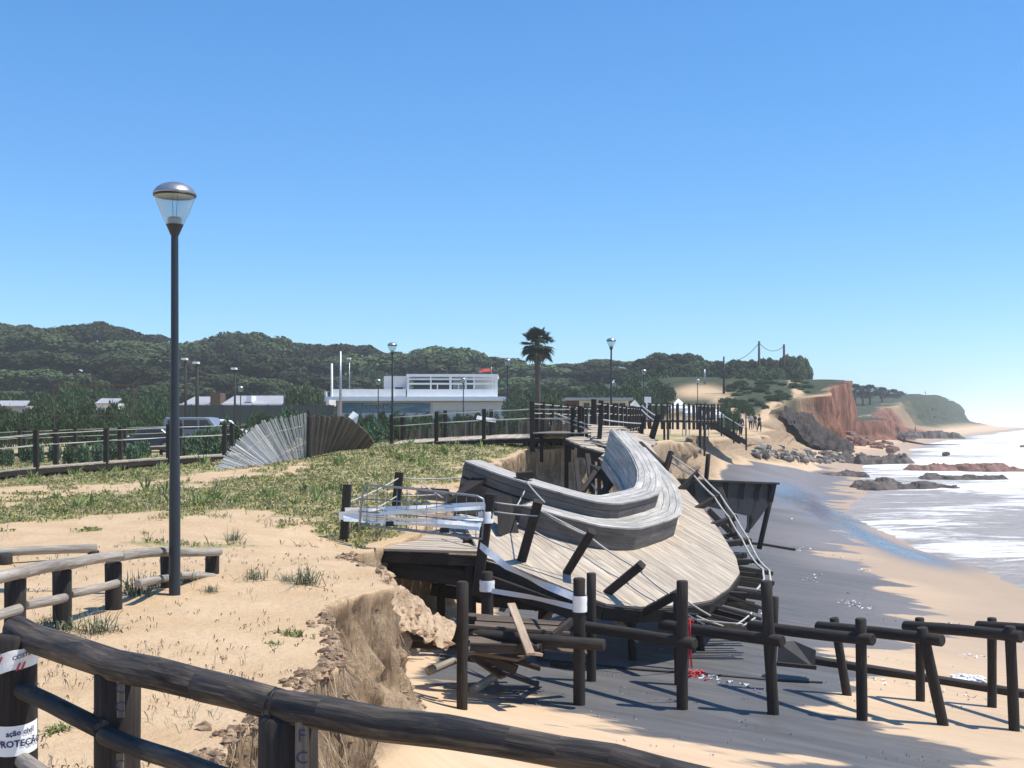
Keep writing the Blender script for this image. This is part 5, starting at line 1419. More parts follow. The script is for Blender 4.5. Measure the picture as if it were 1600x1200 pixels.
# ---- poles
def pole(px, y0, Y, r, lab, m='grey_wood', arm=None, yb=None, name='utility_pole', cat='pole', head=False):
    T = P(px, y0, Y); g = gz(T.x, Y) - .3
    mb = MB(); mb.tube([(T.x, Y, min(g, T.z - 2)), (T.x, Y, T.z)], [r * 1.3, r * .8], 10); o = mb.build('shaft', M[m], None, (T.x, Y, g)); o.name = name
    tag(o, lab, cat, 'poles rising behind the beach')
    if arm: mb = MB(); mb.beam((T.x - arm, Y, T.z - .4), (T.x + arm, Y, T.z - .4), .12, .12); mb.build('crossarm', M[m], o)
    if head: mb = MB(); mb.box((T.x, Y - .3, T.z + .05), (.45, .8, .18)); mb.build('lamp_head', M['whitecloth'], o)
    return T
pt1 = pole(1186, 533, 205, .22, 'tall wooden pole on the green headland, left of two on the skyline', 'post')
pt2 = pole(1225, 538, 215, .25, 'shorter wooden pole on the headland skyline above the scrub', 'post')
pole(1230.5, 553, 218, .2, 'stub of a pole close beside the headland skyline pole', 'post')
pole(1131, 557, 150, .13, 'thin pole left of the green headland slope beside the sand patch', 'post')
pt0 = P(1150, 560, 200)
pole(1101, 577, 160, .12, 'thin pale pole in front of the dark trees above the sand patch', 'steel')
pole(290, 562, 110, .12, 'thin dark pole just right of the tall lamp', 'post', head=True)
pole(308, 568, 105, .16, 'thick pale-topped pole right of the tall lamp', 'post', head=True)
pole(367, 577, 112, .1, 'thin pole left of the small lamp with pale globe', 'post', head=True)
pole(532, 549, 118, .13, 'tall thin pole in front of the restaurant left end', 'steel')
pole(546, 561, 150, .07, 'slim pole with a pale lamp behind the restaurant', 'steel', head=True)
pole(444, 612, 120, .08, 'short pole at the right end of the grey roof', 'post')
for a, b in ((pt1, pt2), (pt0, pt1)):
    mb = MB(); rod(mb, a - Vector((0, 0, .3)), b - Vector((0, 0, .3)), .05, 1.2 if a is pt1 else .6, 8); o = mb.build('overhead_wire', M['post'], None, a); tag(o, 'thin wire sagging %s' % ('between the two headland poles' if a is pt1 else 'from the left headland pole down to the trees'), 'wire', 'overhead wires')
# ---------------------------------------------------------------- trees and shrubs
def foliage(name, a, b, c_, ov=.5):
    t = NT(name)
    isl = t.n("ShaderNodeNewGeometry").outputs['Random Per Island']
    n = t.noise(t.coord('Object'), .45, 3, .6)
    k = t.math('ADD', t.math('MULTIPLY', isl, .6), t.math('MULTIPLY', t.math('SUBTRACT', n, .3), .8))
    c = t.ramp(k, [(.1, a), (.5, b), (.9, c_)])
    ob = t.n("ShaderNodeObjectInfo").outputs['Random']
    hs = t.n("ShaderNodeHueSaturation"); t.l(c, hs.inputs['Color'])
    t.l(t.math('ADD', t.math('MULTIPLY', ob, .05), .475), hs.inputs['Hue']); t.l(t.math('ADD', t.math('MULTIPLY', ob, ov), 1.05 - ov / 2), hs.inputs['Value'])
    return t.fin(hs.outputs[0], .75, .15)
M['pine'] = foliage('umbrella_pine_needles', (.026, .038, .016), (.046, .062, .024), (.115, .128, .048), 1.35)
M['shrub'] = foliage('shrub_leaves', (.035, .06, .025), (.06, .10, .04), (.11, .15, .065))
M['leafy'] = foliage('grey_green_leaves', (.05, .09, .05), (.09, .15, .08), (.22, .27, .17))
M['palm'] = foliage('palm_leaves', (.018, .03, .018), (.03, .048, .026), (.06, .08, .045))
M['bark'] = wood('tree_bark', (.04, .03, .024), (.12, .095, .075))
def leaf_cloud(centers, radii, n, size, seed, upper=-.3, squash=1.0, norm_out=.5, jn=.55, rn=.12):
    """small two-triangle leaves scattered over the shells of many lobes"""
    g = np.random.default_rng(seed); C_ = np.array(centers); Rr = np.array(radii)
    k = g.choice(len(C_), n, p=Rr ** 2 / (Rr ** 2).sum())
    d = g.normal(size=(n, 3)); d /= np.linalg.norm(d, axis=1)[:, None]
    d[:, 2] = np.where(d[:, 2] < upper, -d[:, 2], d[:, 2])
    r = Rr[k] * (1 - .35 * g.random(n) ** 2) * (1 + rn * g.normal(size=n))
    p = C_[k] + d * r[:, None] * np.array([1, 1, squash])
    nn = d * norm_out + g.normal(size=(n, 3)) * jn; nn /= np.linalg.norm(nn, axis=1)[:, None]
    t = np.cross(nn, g.normal(size=(n, 3))); t /= np.linalg.norm(t, axis=1)[:, None]; b = np.cross(nn, t)
    s = size * (.6 + .8 * g.random(n))[:, None]; bs_ = s * (.5 + .4 * g.random(n))[:, None]
    V = np.stack([p - t * s, p - b * bs_, p + t * s, p + b * bs_], 1).reshape(-1, 3)
    Fq = np.arange(n * 4).reshape(-1, 4)
    return V, Fq
def pine_proto(seed, n=9500):
    g = np.random.default_rng(seed); c = []; r = []
    for i in range(30):
        a = g.random() * 6.283; q = g.random() ** .5 * .92
        x, y = 5.4 * q * math.cos(a), 5.4 * q * math.sin(a)
        z = 6.4 + 4.2 * math.sqrt(max(0, 1 - q * q)) + g.normal() * .15; c.append((x, y, z)); r.append(1.1 + g.random() * .9 + .3 * (1 - q))
    for i in range(14):
        a = g.random() * 6.283; q = .5 + .5 * g.random(); c.append((4.6 * q * math.cos(a), 4.6 * q * math.sin(a), 6.2 + g.random())); r.append(1.0 + .6 * g.random())
    V, Fq = leaf_cloud(c, r, n, .30, seed, -.6, .80, 1.0, .40, .05)
    t = thing('umbrella_pine', 'x', 'tree')
    np_mesh('crown', V, Fq, M['pine'], False, None, t)
    mb = MB(); mb.tube([(0, 0, -1.5), (.1, 0, 1.5), (-.1, .1, 3.6), (.05, 0, 5.2)], [.36, .3, .26, .22], 10)
    for k in range(6):
        a = k * 1.05 + g.random() * .5; q = 2.2 + g.random() * 1.6
        mb.tube([(0, 0, 4.2), (q * .45 * math.cos(a), q * .45 * math.sin(a), 5.9), (q * math.cos(a), q * math.sin(a), 7.8)], [.17, .12, .05], 7)
    mb.build('trunk', M['bark'], t)
    return t
pines = [pine_proto(s) for s in (1, 2, 3, 4)]
used = set()
def place(protos, x, y, z, sx, sz, rz, label, group, i=None):
    i = random.randrange(len(protos)) if i is None else i; p = protos[i]
    if id(p) not in used: used.add(id(p)); o = p
    else: o = dup(p)
    o.location = (x, y, z); o.rotation_euler = (0, 0, rz); o.scale = (sx, sx, sz); o['label'] = label; o['group'] = group
    return o
SKX = [-60, 0, 60, 95, 112, 140, 190, 215, 240, 262, 300, 345, 390, 415, 445, 468, 490, 512, 560, 600, 625, 660, 690, 720, 745, 790, 830, 870, 950, 1005, 1030, 1050, 1075, 1092, 1130, 1160]
SKY_ = [508, 505, 502, 510, 522, 504, 503, 514, 530, 533, 540, 524, 517, 519, 530, 545, 541, 534, 539, 548, 553, 545, 539, 544, 551, 560, 564, 565, 561, 559, 548, 546, 552, 561, 564, 568]
def zone(px):
    if px < 262: return 'left of the tall lamp'
    if px < 515: return 'between the tall lamp and the restaurant'
    if px < 790: return 'behind the restaurant'
    if px < 1000: return 'behind the palm and walkway'
    return 'above the sand patch'
slots = []
def rowof(nm, Y, x0, x1, step, dy, jit, hc):
    px = x0
    while px < x1:
        y = float(np.interp(px, SKX, SKY_)) + dy + random.uniform(-jit, jit)
        slots.append([nm, px + random.uniform(-step * .18, step * .18), y, Y + random.uniform(-7, 7), hc]); px += step * random.uniform(.85, 1.15)
rowof('on the skyline', 285, -30, 1000, 60, 1, 3, 1.35)
rowof('in the upper row', 252, -10, 1000, 70, 22, 8, 1.35)
rowof('in the middle row', 222, -30, 1000, 74, 46, 10, 1.25)
rowof('in the lowest row', 193, -20, 1060, 74, 68, 8, 1.1)
rowof('on the skyline', 245, 1012, 1150, 27, 2, 2, .5)
rowof('in the middle row', 215, 1000, 1120, 30, 22, 4, .5)
byk = {}
for s in slots: byk.setdefault((s[0], zone(s[1])), []).append(s)
for (nm, zn), L in byk.items():
    L.sort(key=lambda s: s[1])
    for i, (a, px, y, Y, hc) in enumerate(L):
        T = P(px, min(y, 606), Y); g = gz(T.x, Y); H = max(4.0, T.z - g)
        sz = H / 12.0; sx = max(.62 * hc, min(1.7, (.75 + .5 * random.random()) * (Y / 250) * 1.15 * hc + .1))
        if H < 7: sz = 7 / 12.0; g = T.z - 7
        place(pines, T.x, Y, g, sx, sz, random.uniform(0, 6.28), 'pine %s %s, %s' % (nm, zn, ordinal(i, len(L))), 'umbrella pines in the wood behind the beach')

def shrub_proto(seed, n, size, mat, name='shrub', tall=1.0, broad=False):
    g = np.random.default_rng(seed); c = []; r = []
    for i in range(14):
        a = g.random() * 6.283; q = g.random() ** .5 * .75
        c.append((q * math.cos(a), q * math.sin(a), (.35 + .45 * g.random() * (1 - q)) * tall)); r.append(.28 + .2 * g.random())
    V, Fq = leaf_cloud(c, r, n, size, seed, -.8, tall * .9, .3)
    V[:, 2] = np.maximum(V[:, 2], -.1)
    t = thing(name, 'x', 'shrub'); np_mesh('foliage', V, Fq, M[mat], False, None, t)
    mb = MB()
    for k in range(6):
        a = k * 1.1; mb.tube([(0, 0, -.3), (.25 * math.cos(a), .25 * math.sin(a), .25), (.5 * math.cos(a), .5 * math.sin(a), .62 * tall)], [.045, .03, .012], 5)
    mb.build('stem', M['bark'], t); return t
shr = [shrub_proto(s, 2600, .06, 'shrub') for s in (21, 22, 23)]
lef = [shrub_proto(s, 1500, .085, 'leafy', 'leafy_bush', 1.3) for s in (31, 32)]
def shrubs(lst, protos, lab, group):
    lst.sort(key=lambda s: s[0])
    for i, (px, ytop, Y, wpx) in enumerate(lst):
        T = P(px, ytop, Y); g = gz(T.x, Y) - .1; H = max(.5, T.z - g); sx = wpx / 2 / F * Y
        place(protos, T.x, Y, g, sx, H / (1.05 if protos is shr else 1.35), random.uniform(0, 6.28), lab % ordinal(i, len(lst)), group)
L = [(px + random.uniform(-6, 6), 607 + random.uniform(-8, 12) + max(0, px - 180) * .08, 118 + random.uniform(-5, 5), 42) for px in range(-5, 270, 20)]
shrubs(L, shr, 'tall shrub in the rear belt behind the rusty frame, %s', 'shrubs left of the tall lamp')
L = [(px + random.uniform(-6, 6), 632 + random.uniform(-6, 8), 88 + random.uniform(-4, 4), 40) for px in range(-5, 262, 20)]
shrubs(L, shr, 'dark shrub in the middle belt left of the tall lamp, %s', 'shrubs left of the tall lamp')
L = [(px + random.uniform(-6, 6), 652 + random.uniform(-5, 6), 68 + random.uniform(-4, 4), 36) for px in range(0, 262, 20)]
shrubs(L, shr, 'green bush in the front belt left of the tall lamp, %s', 'shrubs left of the tall lamp')
L = [(px + random.uniform(-4, 4), 598 + random.uniform(-6, 8), 150 + random.uniform(-8, 8), 38) for px in range(805, 1050, 17)]
shrubs(L, shr, 'green thicket bush under the pines right of the restaurant, %s', 'thicket right of the restaurant')
L = [(px + random.uniform(-4, 4), 612 + random.uniform(-4, 6), 128 + random.uniform(-6, 6), 30) for px in range(800, 1050, 17)]
shrubs(L, shr, 'low green bush in front of the thicket right of the restaurant, %s', 'thicket right of the restaurant')
L = [(px + random.uniform(-8, 8), 578 + random.uniform(-6, 8), 238 + random.uniform(-6, 6), 60) for px in range(0, 800, 34)]
shrubs(L, shr, 'dark undergrowth beneath the pines, %s', 'undergrowth beneath the pines')
L = [(px + random.uniform(-5, 5), 590 + random.uniform(-5, 6), 182 + random.uniform(-6, 6), 46) for px in range(1000, 1060, 22)]
shrubs(L, shr, 'dark bush left of the bare sand patch, %s', 'bushes beside the sand patch')
L = [(px + random.uniform(-5, 5), 566 + random.uniform(-4, 6), 232 + random.uniform(-6, 6), 40) for px in range(1000, 1135, 13)]
shrubs(L, shr, 'dark scrub under the pines above the sand patch, rear line, %s', 'dark scrub above the sand patch')
L = [(px + random.uniform(-5, 5), 580 + random.uniform(-4, 5), 196 + random.uniform(-6, 6), 40) for px in range(990, 1128, 14)]
shrubs(L, shr, 'dark scrub above the sand patch, front line, %s', 'dark scrub above the sand patch')
L = [(px + random.uniform(-4, 4), 645 + random.uniform(-3, 3), 84 + random.uniform(-2, 2), 26) for px in range(522, 800, 16)]
shrubs(L, shr, 'low dark hedge bush hiding the foot of the restaurant, %s', 'hedge in front of the restaurant')
L = [(455, 606, 125, 34), (478, 601, 126, 40), (495, 608, 127, 30), (586, 600, 160, 40), (625, 602, 160, 44)]
shrubs(L, shr, 'round green bush near the left end of the restaurant, %s', 'bushes near the restaurant')
L = []
for k, px in enumerate(range(1126, 1262, 8)):
    L.append((px + random.uniform(-3, 3), float(np.interp(px, [1130, 1200, 1240, 1262], [565, 562, 557, 564])) + random.uniform(-1, 3) + (k % 3) * 7, 226 - (k % 3) * 12))
L.sort()
for i_, (px, yt, Y) in enumerate(L):
    T = P(px, yt, Y); g = gz(T.x, Y); H = max(2.4, T.z - g)
    place(pines, T.x, Y, T.z - H, .34 + .1 * random.random(), H / 11.6, random.uniform(0, 6.28), 'low wind-bent pine scrub on the headland crest, %s' % ordinal(i_, len(L)), 'scrub on the headland crest')
L = []
while len(L) < 44:
    px = random.uniform(1132, 1262); yy = random.uniform(584, 640); h_ = hit(px, yy, 100)
    if 125 < h_.y < 225 and float(edgeX(h_.y)) - h_.x > 1.0: L.append((px, yy, h_))
L.sort(key=lambda q: q[0])
for i_, (px, yy, h_) in enumerate(L):
    s_ = random.uniform(.35, 1.0); place(shr, h_.x, h_.y, gz(h_.x, h_.y) - .1, s_ * 1.3, s_ * .8, random.uniform(0, 6.28), 'small dark bush dotted on the green headland slope', 'bushes dotted over the headland slope')
L = [(296, 668, 40, 34), (316, 662, 41, 34), (335, 655, 42, 36), (352, 652, 43, 40), (372, 662, 40.5, 36), (392, 672, 40, 30), (306, 690, 37.5, 30), (338, 685, 37.2, 34), (364, 686, 37, 30), (322, 705, 36.6, 22)]
shrubs(L, lef, 'big-leaved bush behind the boardwalk left of the fan fence, %s', 'leafy bushes along the boardwalk')
L = [(570, 660, 42.5, 24), (584, 652, 43.5, 28), (598, 660, 42.2, 22), (588, 684, 41.8, 26), (672, 655, 43.5, 20), (700, 664, 43.5, 18)]
shrubs(L, lef, 'straggly leafy bush behind the boardwalk right of the fan fence, %s', 'leafy bushes along the boardwalk')
L = [(440, 640, 48, 20), (448, 622, 50, 22), (438, 650, 47, 26)]
shrubs(L, lef, 'tall thin leafy bush rising behind the fan fence, %s', 'leafy bushes along the boardwalk')
L = [(12 + k * 24 + random.uniform(-6, 6), 690 + random.uniform(-5, 5) - k * .6, 42 + random.uniform(-3, 3), 24) for k in range(10)]
shrubs(L, lef, 'small leafy plant between the two boardwalks at the left, %s', 'plants between the boardwalks')
L = [(px + random.uniform(-4, 4), 656 + random.uniform(-4, 6), 47 + random.uniform(-2, 2), 30) for px in range(600, 900, 17)]
shrubs(L, shr, 'dark bush behind the boardwalk between lamp and broken walkway, %s', 'bushes behind the boardwalk')
L = [(px, 645 + random.uniform(-3, 3), 86, 26) for px in range(395, 520, 14)]
shrubs(L, shr, 'dark bush at the foot of the green hoarding, %s', 'bushes in front of the hoarding')
L = [(1137, 632, 110, 22), (1150, 640, 108, 20), (1128, 634, 112, 18), (1105, 628, 118, 20)]
shrubs(L, shr, 'bright green shrub on the bank behind the tents, %s', 'bushes on the bank behind the tents')
L = [(1148, 622, 140, 16), (1160, 630, 136, 18), (1172, 636, 132, 18), (1186, 626, 140, 16), (1196, 632, 138, 14)]
shrubs(L, shr, 'grey dry bush on the lower slope of the headland, %s', 'dry bushes below the headland')
def palm_tree(label, H, R_, seed, nf=64):
    g = random.Random(seed); t = thing('palm_tree', label, 'palm')
    mb = MB(); pts = [(0, 0, -1), (.05, 0, H * .3), (-.03, 0, H * .6), (0, 0, H - R_ * .6)]
    mb.tube(pts, [.30, .25, .22, .24], 12, jit=.06)
    for k in range(26):
        z = H * .15 + k * H * .03; a = g.random() * 6.28
        mb.tube([(.22 * math.cos(a), .22 * math.sin(a), z), (.31 * math.cos(a), .31 * math.sin(a), z + .16)], [.05, .02], 4)
    mb.build('trunk', M['bark'], t)
    mb = MB(); top = Vector((0, 0, H - R_ * .75))
    for k in range(nf):
        a = g.random() * 6.283; el = R(85 - 135 * (k / nf) ** .85 + g.uniform(-8, 8))
        d = Vector((math.cos(a) * math.cos(el), math.sin(a) * math.cos(el), math.sin(el)))
        L_ = R_ * g.uniform(.5, .72); q = top + d * L_ + Vector((0, 0, -.08))
        mb.tube([top, top.lerp(q, .5) + Vector((0, 0, .05)), q], [.03, .02, .015], 4, caps=False)
        sd_ = d.cross(Vector((0, 0, 1))).normalized(); u_ = sd_.cross(d).normalized()
        for j in range(13):
            an = R(-100 + 200 * j / 12); f = (d * math.cos(an) + sd_ * math.sin(an)); r_ = R_ * .48 * (1 - .25 * abs(an) / 1.8) * g.uniform(.85, 1.1)
            e = q + f * r_ + Vector((0, 0, -.22 * r_ * (1 + abs(an) * .3))) ; s_ = f.cross(u_).normalized() * .055 * R_
            m_ = q + f * r_ * .5 + u_ * .03
            mb.add([q, m_ + s_, e, m_ - s_], [[0, 1, 2, 3]])
    mb.build('crown', M['palm'], t)
    mb = MB()
    for k in range(70):
        a = g.random() * 6.283; q = Vector((.3 * math.cos(a), .3 * math.sin(a), H - R_ * (.9 + .5 * g.random())))
        e = q + Vector((.45 * R_ * math.cos(a) * g.random(), .45 * R_ * math.sin(a) * g.random(), -.5 * R_ * g.random() - .2)); s_ = Vector((-math.sin(a), math.cos(a), 0)) * .08
        mb.add([q + s_, q - s_, e], [[0, 1, 2]])
    mb.build('dead_skirt', M['slatd'], t)
    return t
pm = palm_tree('tall fan palm standing alone above the walkway, its crown against the sky', 8.2, 1.75, 5)
T = P(840, 514, 100); pm.location = (T.x, 100, T.z - 8.2); pm['group'] = 'palm trees'
far_p = palm_tree('x', 9, 3.0, 9, 40)
FP = [(1336, 601, 330), (1348, 604, 335), (1359, 602, 340), (1378, 606, 360), (1396, 609, 400), (1406, 612, 430)]
for i, (px, y, Y) in enumerate(FP):
    T = P(px, y, Y); o = far_p if i == 0 else dup(far_p); g = gz(T.x, Y); h_ = max(6, T.z - g); o.location = (T.x, Y, T.z - h_); s_ = h_ / 9; o.scale = (1.1, 1.1, s_)
    o['label'] = 'tiny palm on the distant headland skyline, %s' % ordinal(i, len(FP)); o['group'] = 'palm trees'
L = [(px + random.uniform(-3, 3), float(np.interp(px, [1336, 1380, 1420, 1450, 1470], [612, 610, 617, 630, 642])) + random.uniform(-2, 3) + k % 4 * 8, 405 + (px - 1336) * 1.3 - k % 4 * 12, 26) for k, px in enumerate(range(1338, 1474, 5))]
shrubs(L, shr, 'dark tree on the distant hazy headland, %s', 'trees on the distant headland')

# ---------------------------------------------------------------- dune ground cover (nobody could count it)
def sample_ground(X, Y):
    z, d, w_, t, f = ground(X, Y, True); return z, d
def cover(name, label, cat, n, ylo, yhi, fn, mat, hgt, wid, lean=.6, per=5, seed=3, power=1.0):
    g = np.random.default_rng(seed)
    Y = ylo * (yhi / ylo) ** (g.random(n) ** power); X = (g.random(n) * (1.06) - .53) * .9 * Y
    m_ = fn(X, Y, g); X, Y = X[m_], Y[m_]; Z, D = sample_ground(X, Y); n = len(X)
    base = np.repeat(np.stack([X, Y, Z], 1), per, 0); N = n * per
    base[:, :2] += g.normal(size=(N, 2)) * wid * 2.2
    a = g.random(N) * 6.283; ln = lean * g.random(N); h = hgt * (.5 + g.random(N)) * np.repeat(.6 + .8 * g.random(n), per)
    d = np.stack([np.cos(a) * ln, np.sin(a) * ln, np.ones(N)], 1); d /= np.linalg.norm(d, axis=1)[:, None]
    s = np.stack([-np.sin(a + 1), np.cos(a + 1), np.zeros(N)], 1) * (wid * (.6 + .8 * g.random(N)))[:, None]
    tip = base + d * h[:, None]; mid = base + d * h[:, None] * .5 + np.array([0, 0, .02])
    V = np.stack([base - np.array([0, 0, .02]), mid + s, tip, mid - s], 1).reshape(-1, 3)
    o = np_mesh(name, V, np.arange(N * 4).reshape(-1, 4), mat); tag(o, label, cat, kind='stuff'); return o
M['cover'] = foliage('dune_succulent', (.20, .21, .07), (.36, .35, .14), (.60, .55, .30))
M['coverg'] = foliage('dune_herb_green', (.11, .15, .045), (.20, .24, .08), (.36, .39, .15))
M['dry'] = foliage('dry_grass', (.30, .24, .15), (.48, .41, .28), (.68, .60, .45))
def fveg(th, e=0.25):
    def f(X, Y, g):
        v = fbm(X / 2.4, Y / 3.2, 4, 71) * .7 + fbm(X / .7, Y / .9, 3, 72) * .3 + .08 * ss(22, 30, Y)
        v = v * ss(14.0, 16.2, Y + (fbm(X / 1.5, Y / 1.5, 2, 73) - .5) * 3)
        return (v > th + .1 * g.random(len(X))) & (X < edgeX(Y) + jag(Y) - e)
    return f
cover('ground_cover', 'yellow-green low plants carpeting the dune', 'ground cover', 42000, 14, 48, fveg(.455), M['cover'], .055, .022, 3.5, 5, 3)
cover('ground_cover', 'darker green herbs in patches on the dune', 'ground cover', 11000, 14, 48, fveg(.48), M['coverg'], .055, .022, 3.5, 5, 4)
cover('ground_cover', 'raised green clumps among the dune plants', 'ground cover', 900, 14.5, 46, fveg(.56), M['coverg'], .20, .022, 1.4, 16, 14)
cover('dry_grass', 'dry pale grass stems among the dune plants', 'grass', 8000, 13, 46, fveg(.41), M['dry'], .11, .007, 2.2, 4, 5)
def fsp(X, Y, g): return (fbm(X / 1.1, Y / 1.1, 3, 75) > .60) & (X < edgeX(Y) + jag(Y) - .15) & (Y > 5.5)
cover('dry_grass', 'sparse dry wisps of grass on the bare sand in front', 'grass', 1900, 5.4, 15, fsp, M['dry'], .07, .003, 1.6, 3, 6)
def flit(X, Y, g): return (fbm(X / .8, Y / .8, 3, 77) > .50) & (X < edgeX(Y) + jag(Y) + .1)
cover('leaf_litter', 'twigs and dark plant litter scattered on the bare sand', 'litter', 2600, 5.2, 15, flit, plain('twig_litter', (.12, .085, .055), .9), .035, .004, 9, 2, 7)
# roots and dead stems hanging over the broken edge
def surf(X, Y):
    z, d, w_, t, f = ground(X, Y, True)
    return X + overhang(Y, z, f), z
def strands(name, label, n, ylo, yhi, L0, wd, mat, seed, segs=6, d0=-.06, d1=.22):
    g = np.random.default_rng(seed); Y0 = ylo + (yhi - ylo) * g.random(n); Y0 = Y0[fbm(Y0 / .5, Y0 * 0, 3, seed) > .36]; n = len(Y0)
    D0 = d0 + (d1 - d0) * g.random(n) ** 1.3; L = L0 * (.25 + g.random(n) ** 2); pts = []
    X = edgeX(Y0) + jag(Y0) + D0; Y = Y0.copy(); dx = L / segs * .40; dy = g.normal(size=n) * .03
    for k in range(segs + 1):
        sx, sz = surf(X, Y); pts.append(np.stack([sx + .012 + .02 * g.random(n), Y, sz + .008], 1)); X = X + dx * (.6 + .8 * g.random(n)); Y = Y + dy + g.normal(size=n) * .012
    W_ = (wd * (.5 + g.random(n)))[:, None] * np.array([.25, 1, .2]); V = []
    for k, p in enumerate(pts): q = 1 - .8 * k / segs; V += [p - W_ * q, p + W_ * q]
    V = np.stack(V, 1); m_ = 2 * (segs + 1); F_ = []
    for k in range(segs): F_.append(np.stack([np.arange(n) * m_ + 2 * k + j for j in (0, 1, 3, 2)], 1))
    o = np_mesh(name, V.reshape(-1, 3), np.concatenate(F_), mat); tag(o, label, 'roots', kind='stuff')
tr_ = NT('root_fibres'); M['root'] = tr_.fin(tr_.ramp(tr_.n("ShaderNodeNewGeometry").outputs['Random Per Island'], [(.1, (.08, .055, .037)), (.5, (.24, .17, .11)), (.9, (.50, .38, .26))]), .9, .1)
strands('hanging_roots', 'brown roots and dead stems matting the broken sand edge', 1500, 5.6, 13.6, .5, .0032, M['root'], 5)
strands('hanging_roots', 'root fibres on the broken sand face behind the bench', 1500, 28, 42, .7, .008, M['root'], 6)
# crumbling sods along the lip
g_ = random.Random(9); mb = MB()
for k in range(900):
    if k < 650: Y = 5.6 + 4.6 * g_.random() ** 1.1
    else: Y = 11.9 + 3.6 * g_.random()
    X = float(edgeX(Y) + jag(Y)) + g_.gauss(.03, .07) + (.35 * g_.random() if Y > 11.9 and Y < 13.3 else 0); sx, sz = surf(np.array([X]), np.array([Y])); r_ = .008 + .034 * g_.random() ** 2.5
    c = Vector((float(sx[0]), Y, float(sz[0]) + r_ * .3)); vs = []; seg = 7
    for j, (zr, rr) in enumerate(((-.8, .4), (-.3, 1), (.35, .85), (.8, .35))):
        for i in range(seg):
            a = 6.283 * i / seg; q = rr * g_.uniform(.35, 1.5); vs.append(c + Vector((math.cos(a) * q * r_ * 1.4, math.sin(a) * q * r_, zr * r_ * g_.uniform(.6, 1.2))))
    fs = [[j * seg + i, j * seg + (i + 1) % seg, (j + 1) * seg + (i + 1) % seg, (j + 1) * seg + i] for j in range(3) for i in range(seg)] + [[21 + i for i in range(seg)]]
    mb.add(vs, fs)

t_ = NT('damp_sand_clod'); nn_ = t_.noise(t_.coord('Object'), 9, 6, .7); t_.bump(nn_, .8, .02); M['clod'] = t_.fin(t_.ramp(nn_, [(.3, (.14, .09, .06)), (.55, (.33, .23, .15)), (.7, (.50, .36, .24))]), .95, .2)
o = mb.build('sand_clods', M['clod']); tag(o, 'crumbling damp sand clods and sods along the broken edge', 'clods', kind='stuff')

# ---------------------------------------------------------------- grass tufts that can be told apart
def tuft_proto(seed, n, h, sp, wd, mat='coverg'):
    g = random.Random(seed); mb = MB()
    for k in range(n):
        a = g.random() * 6.283; ln = g.random() * sp; b = Vector((g.gauss(0, .08), g.gauss(0, .06), -.03)); H = h * g.uniform(.5, 1.1)
        d = Vector((math.cos(a), math.sin(a), 0)); s_ = Vector((-math.sin(a), math.cos(a), 0)) * wd
        p1 = b + d * ln * .35 * H + Vector((0, 0, H * .55)); p2 = b + d * ln * H + Vector((0, 0, H * (1 - .45 * ln)))
        mb.add([b - s_, b + s_, p1 + s_ * .8, p1 - s_ * .8, p2], [[0, 1, 2, 3], [3, 2, 4]])
    return mb.build('grass_tuft', M[mat])
M['marram'] = foliage('grey_green_blades', (.08, .10, .06), (.15, .18, .11), (.38, .36, .24), .3)
tp = [tuft_proto(1, 80, .30, 1.9, .005, 'marram'), tuft_proto(2, 60, .24, 2.2, .0055, 'marram'), tuft_proto(3, 60, .12, 1.7, .012, 'coverg')]
TF = [((205, 930), 1.1, 0, 'large grey-green tuft between the second and third posts of the bleached log fence'), ((243, 916), .9, 1, 'tuft at the left foot of the tall lamp'), ((292, 908), .7, 0, 'tuft at the right foot of the tall lamp'), ((105, 985), .8, 1, 'tuft just above the foreground handrail near the left'), ((152, 990), .9, 0, 'tuft beside the one just above the foreground handrail'), ((70, 975), .5, 1, 'small tuft beside the nearest bleached fence post'), ((480, 912), 1.0, 0, 'spiky tuft alone on bare sand near the cliff edge'), ((448, 908), .6, 1, 'faded tuft left of the spiky one near the cliff edge'), ((400, 905), .8, 1, 'wispy tuft halfway between the lamp and the cliff edge'), ((452, 992), .8, 2, 'small bright green plant on bare sand near the eroded edge'), ((90, 1142), .55, 2, 'bright green seedling below the foreground handrail'), ((425, 1006), .4, 2, 'tiny green plant left of the eroded edge'), ((330, 925), .5, 1, 'little tuft at the end post of the bleached log fence'), ((170, 1052), .35, 2, 'tiny plant behind the second foreground post'), ((365, 845), .8, 0, 'tuft at the edge where the dune plants meet bare sand'), ((590, 838), .7, 0, 'tuft beside the left end of the platform deck')]
for i, (q, s_, k, lab) in enumerate(TF):
    hh = hit(q[0], q[1], 4.5); o = tp[k]
    if o.get('label'): o = o.copy(); COL.objects.link(o)
    o.location = (hh.x, hh.y, gz(hh.x, hh.y)); o.scale = (s_,) * 3; o.rotation_euler = (0, 0, i * 1.7); tag(o, lab, 'grass tuft', 'grass tufts on the sand')
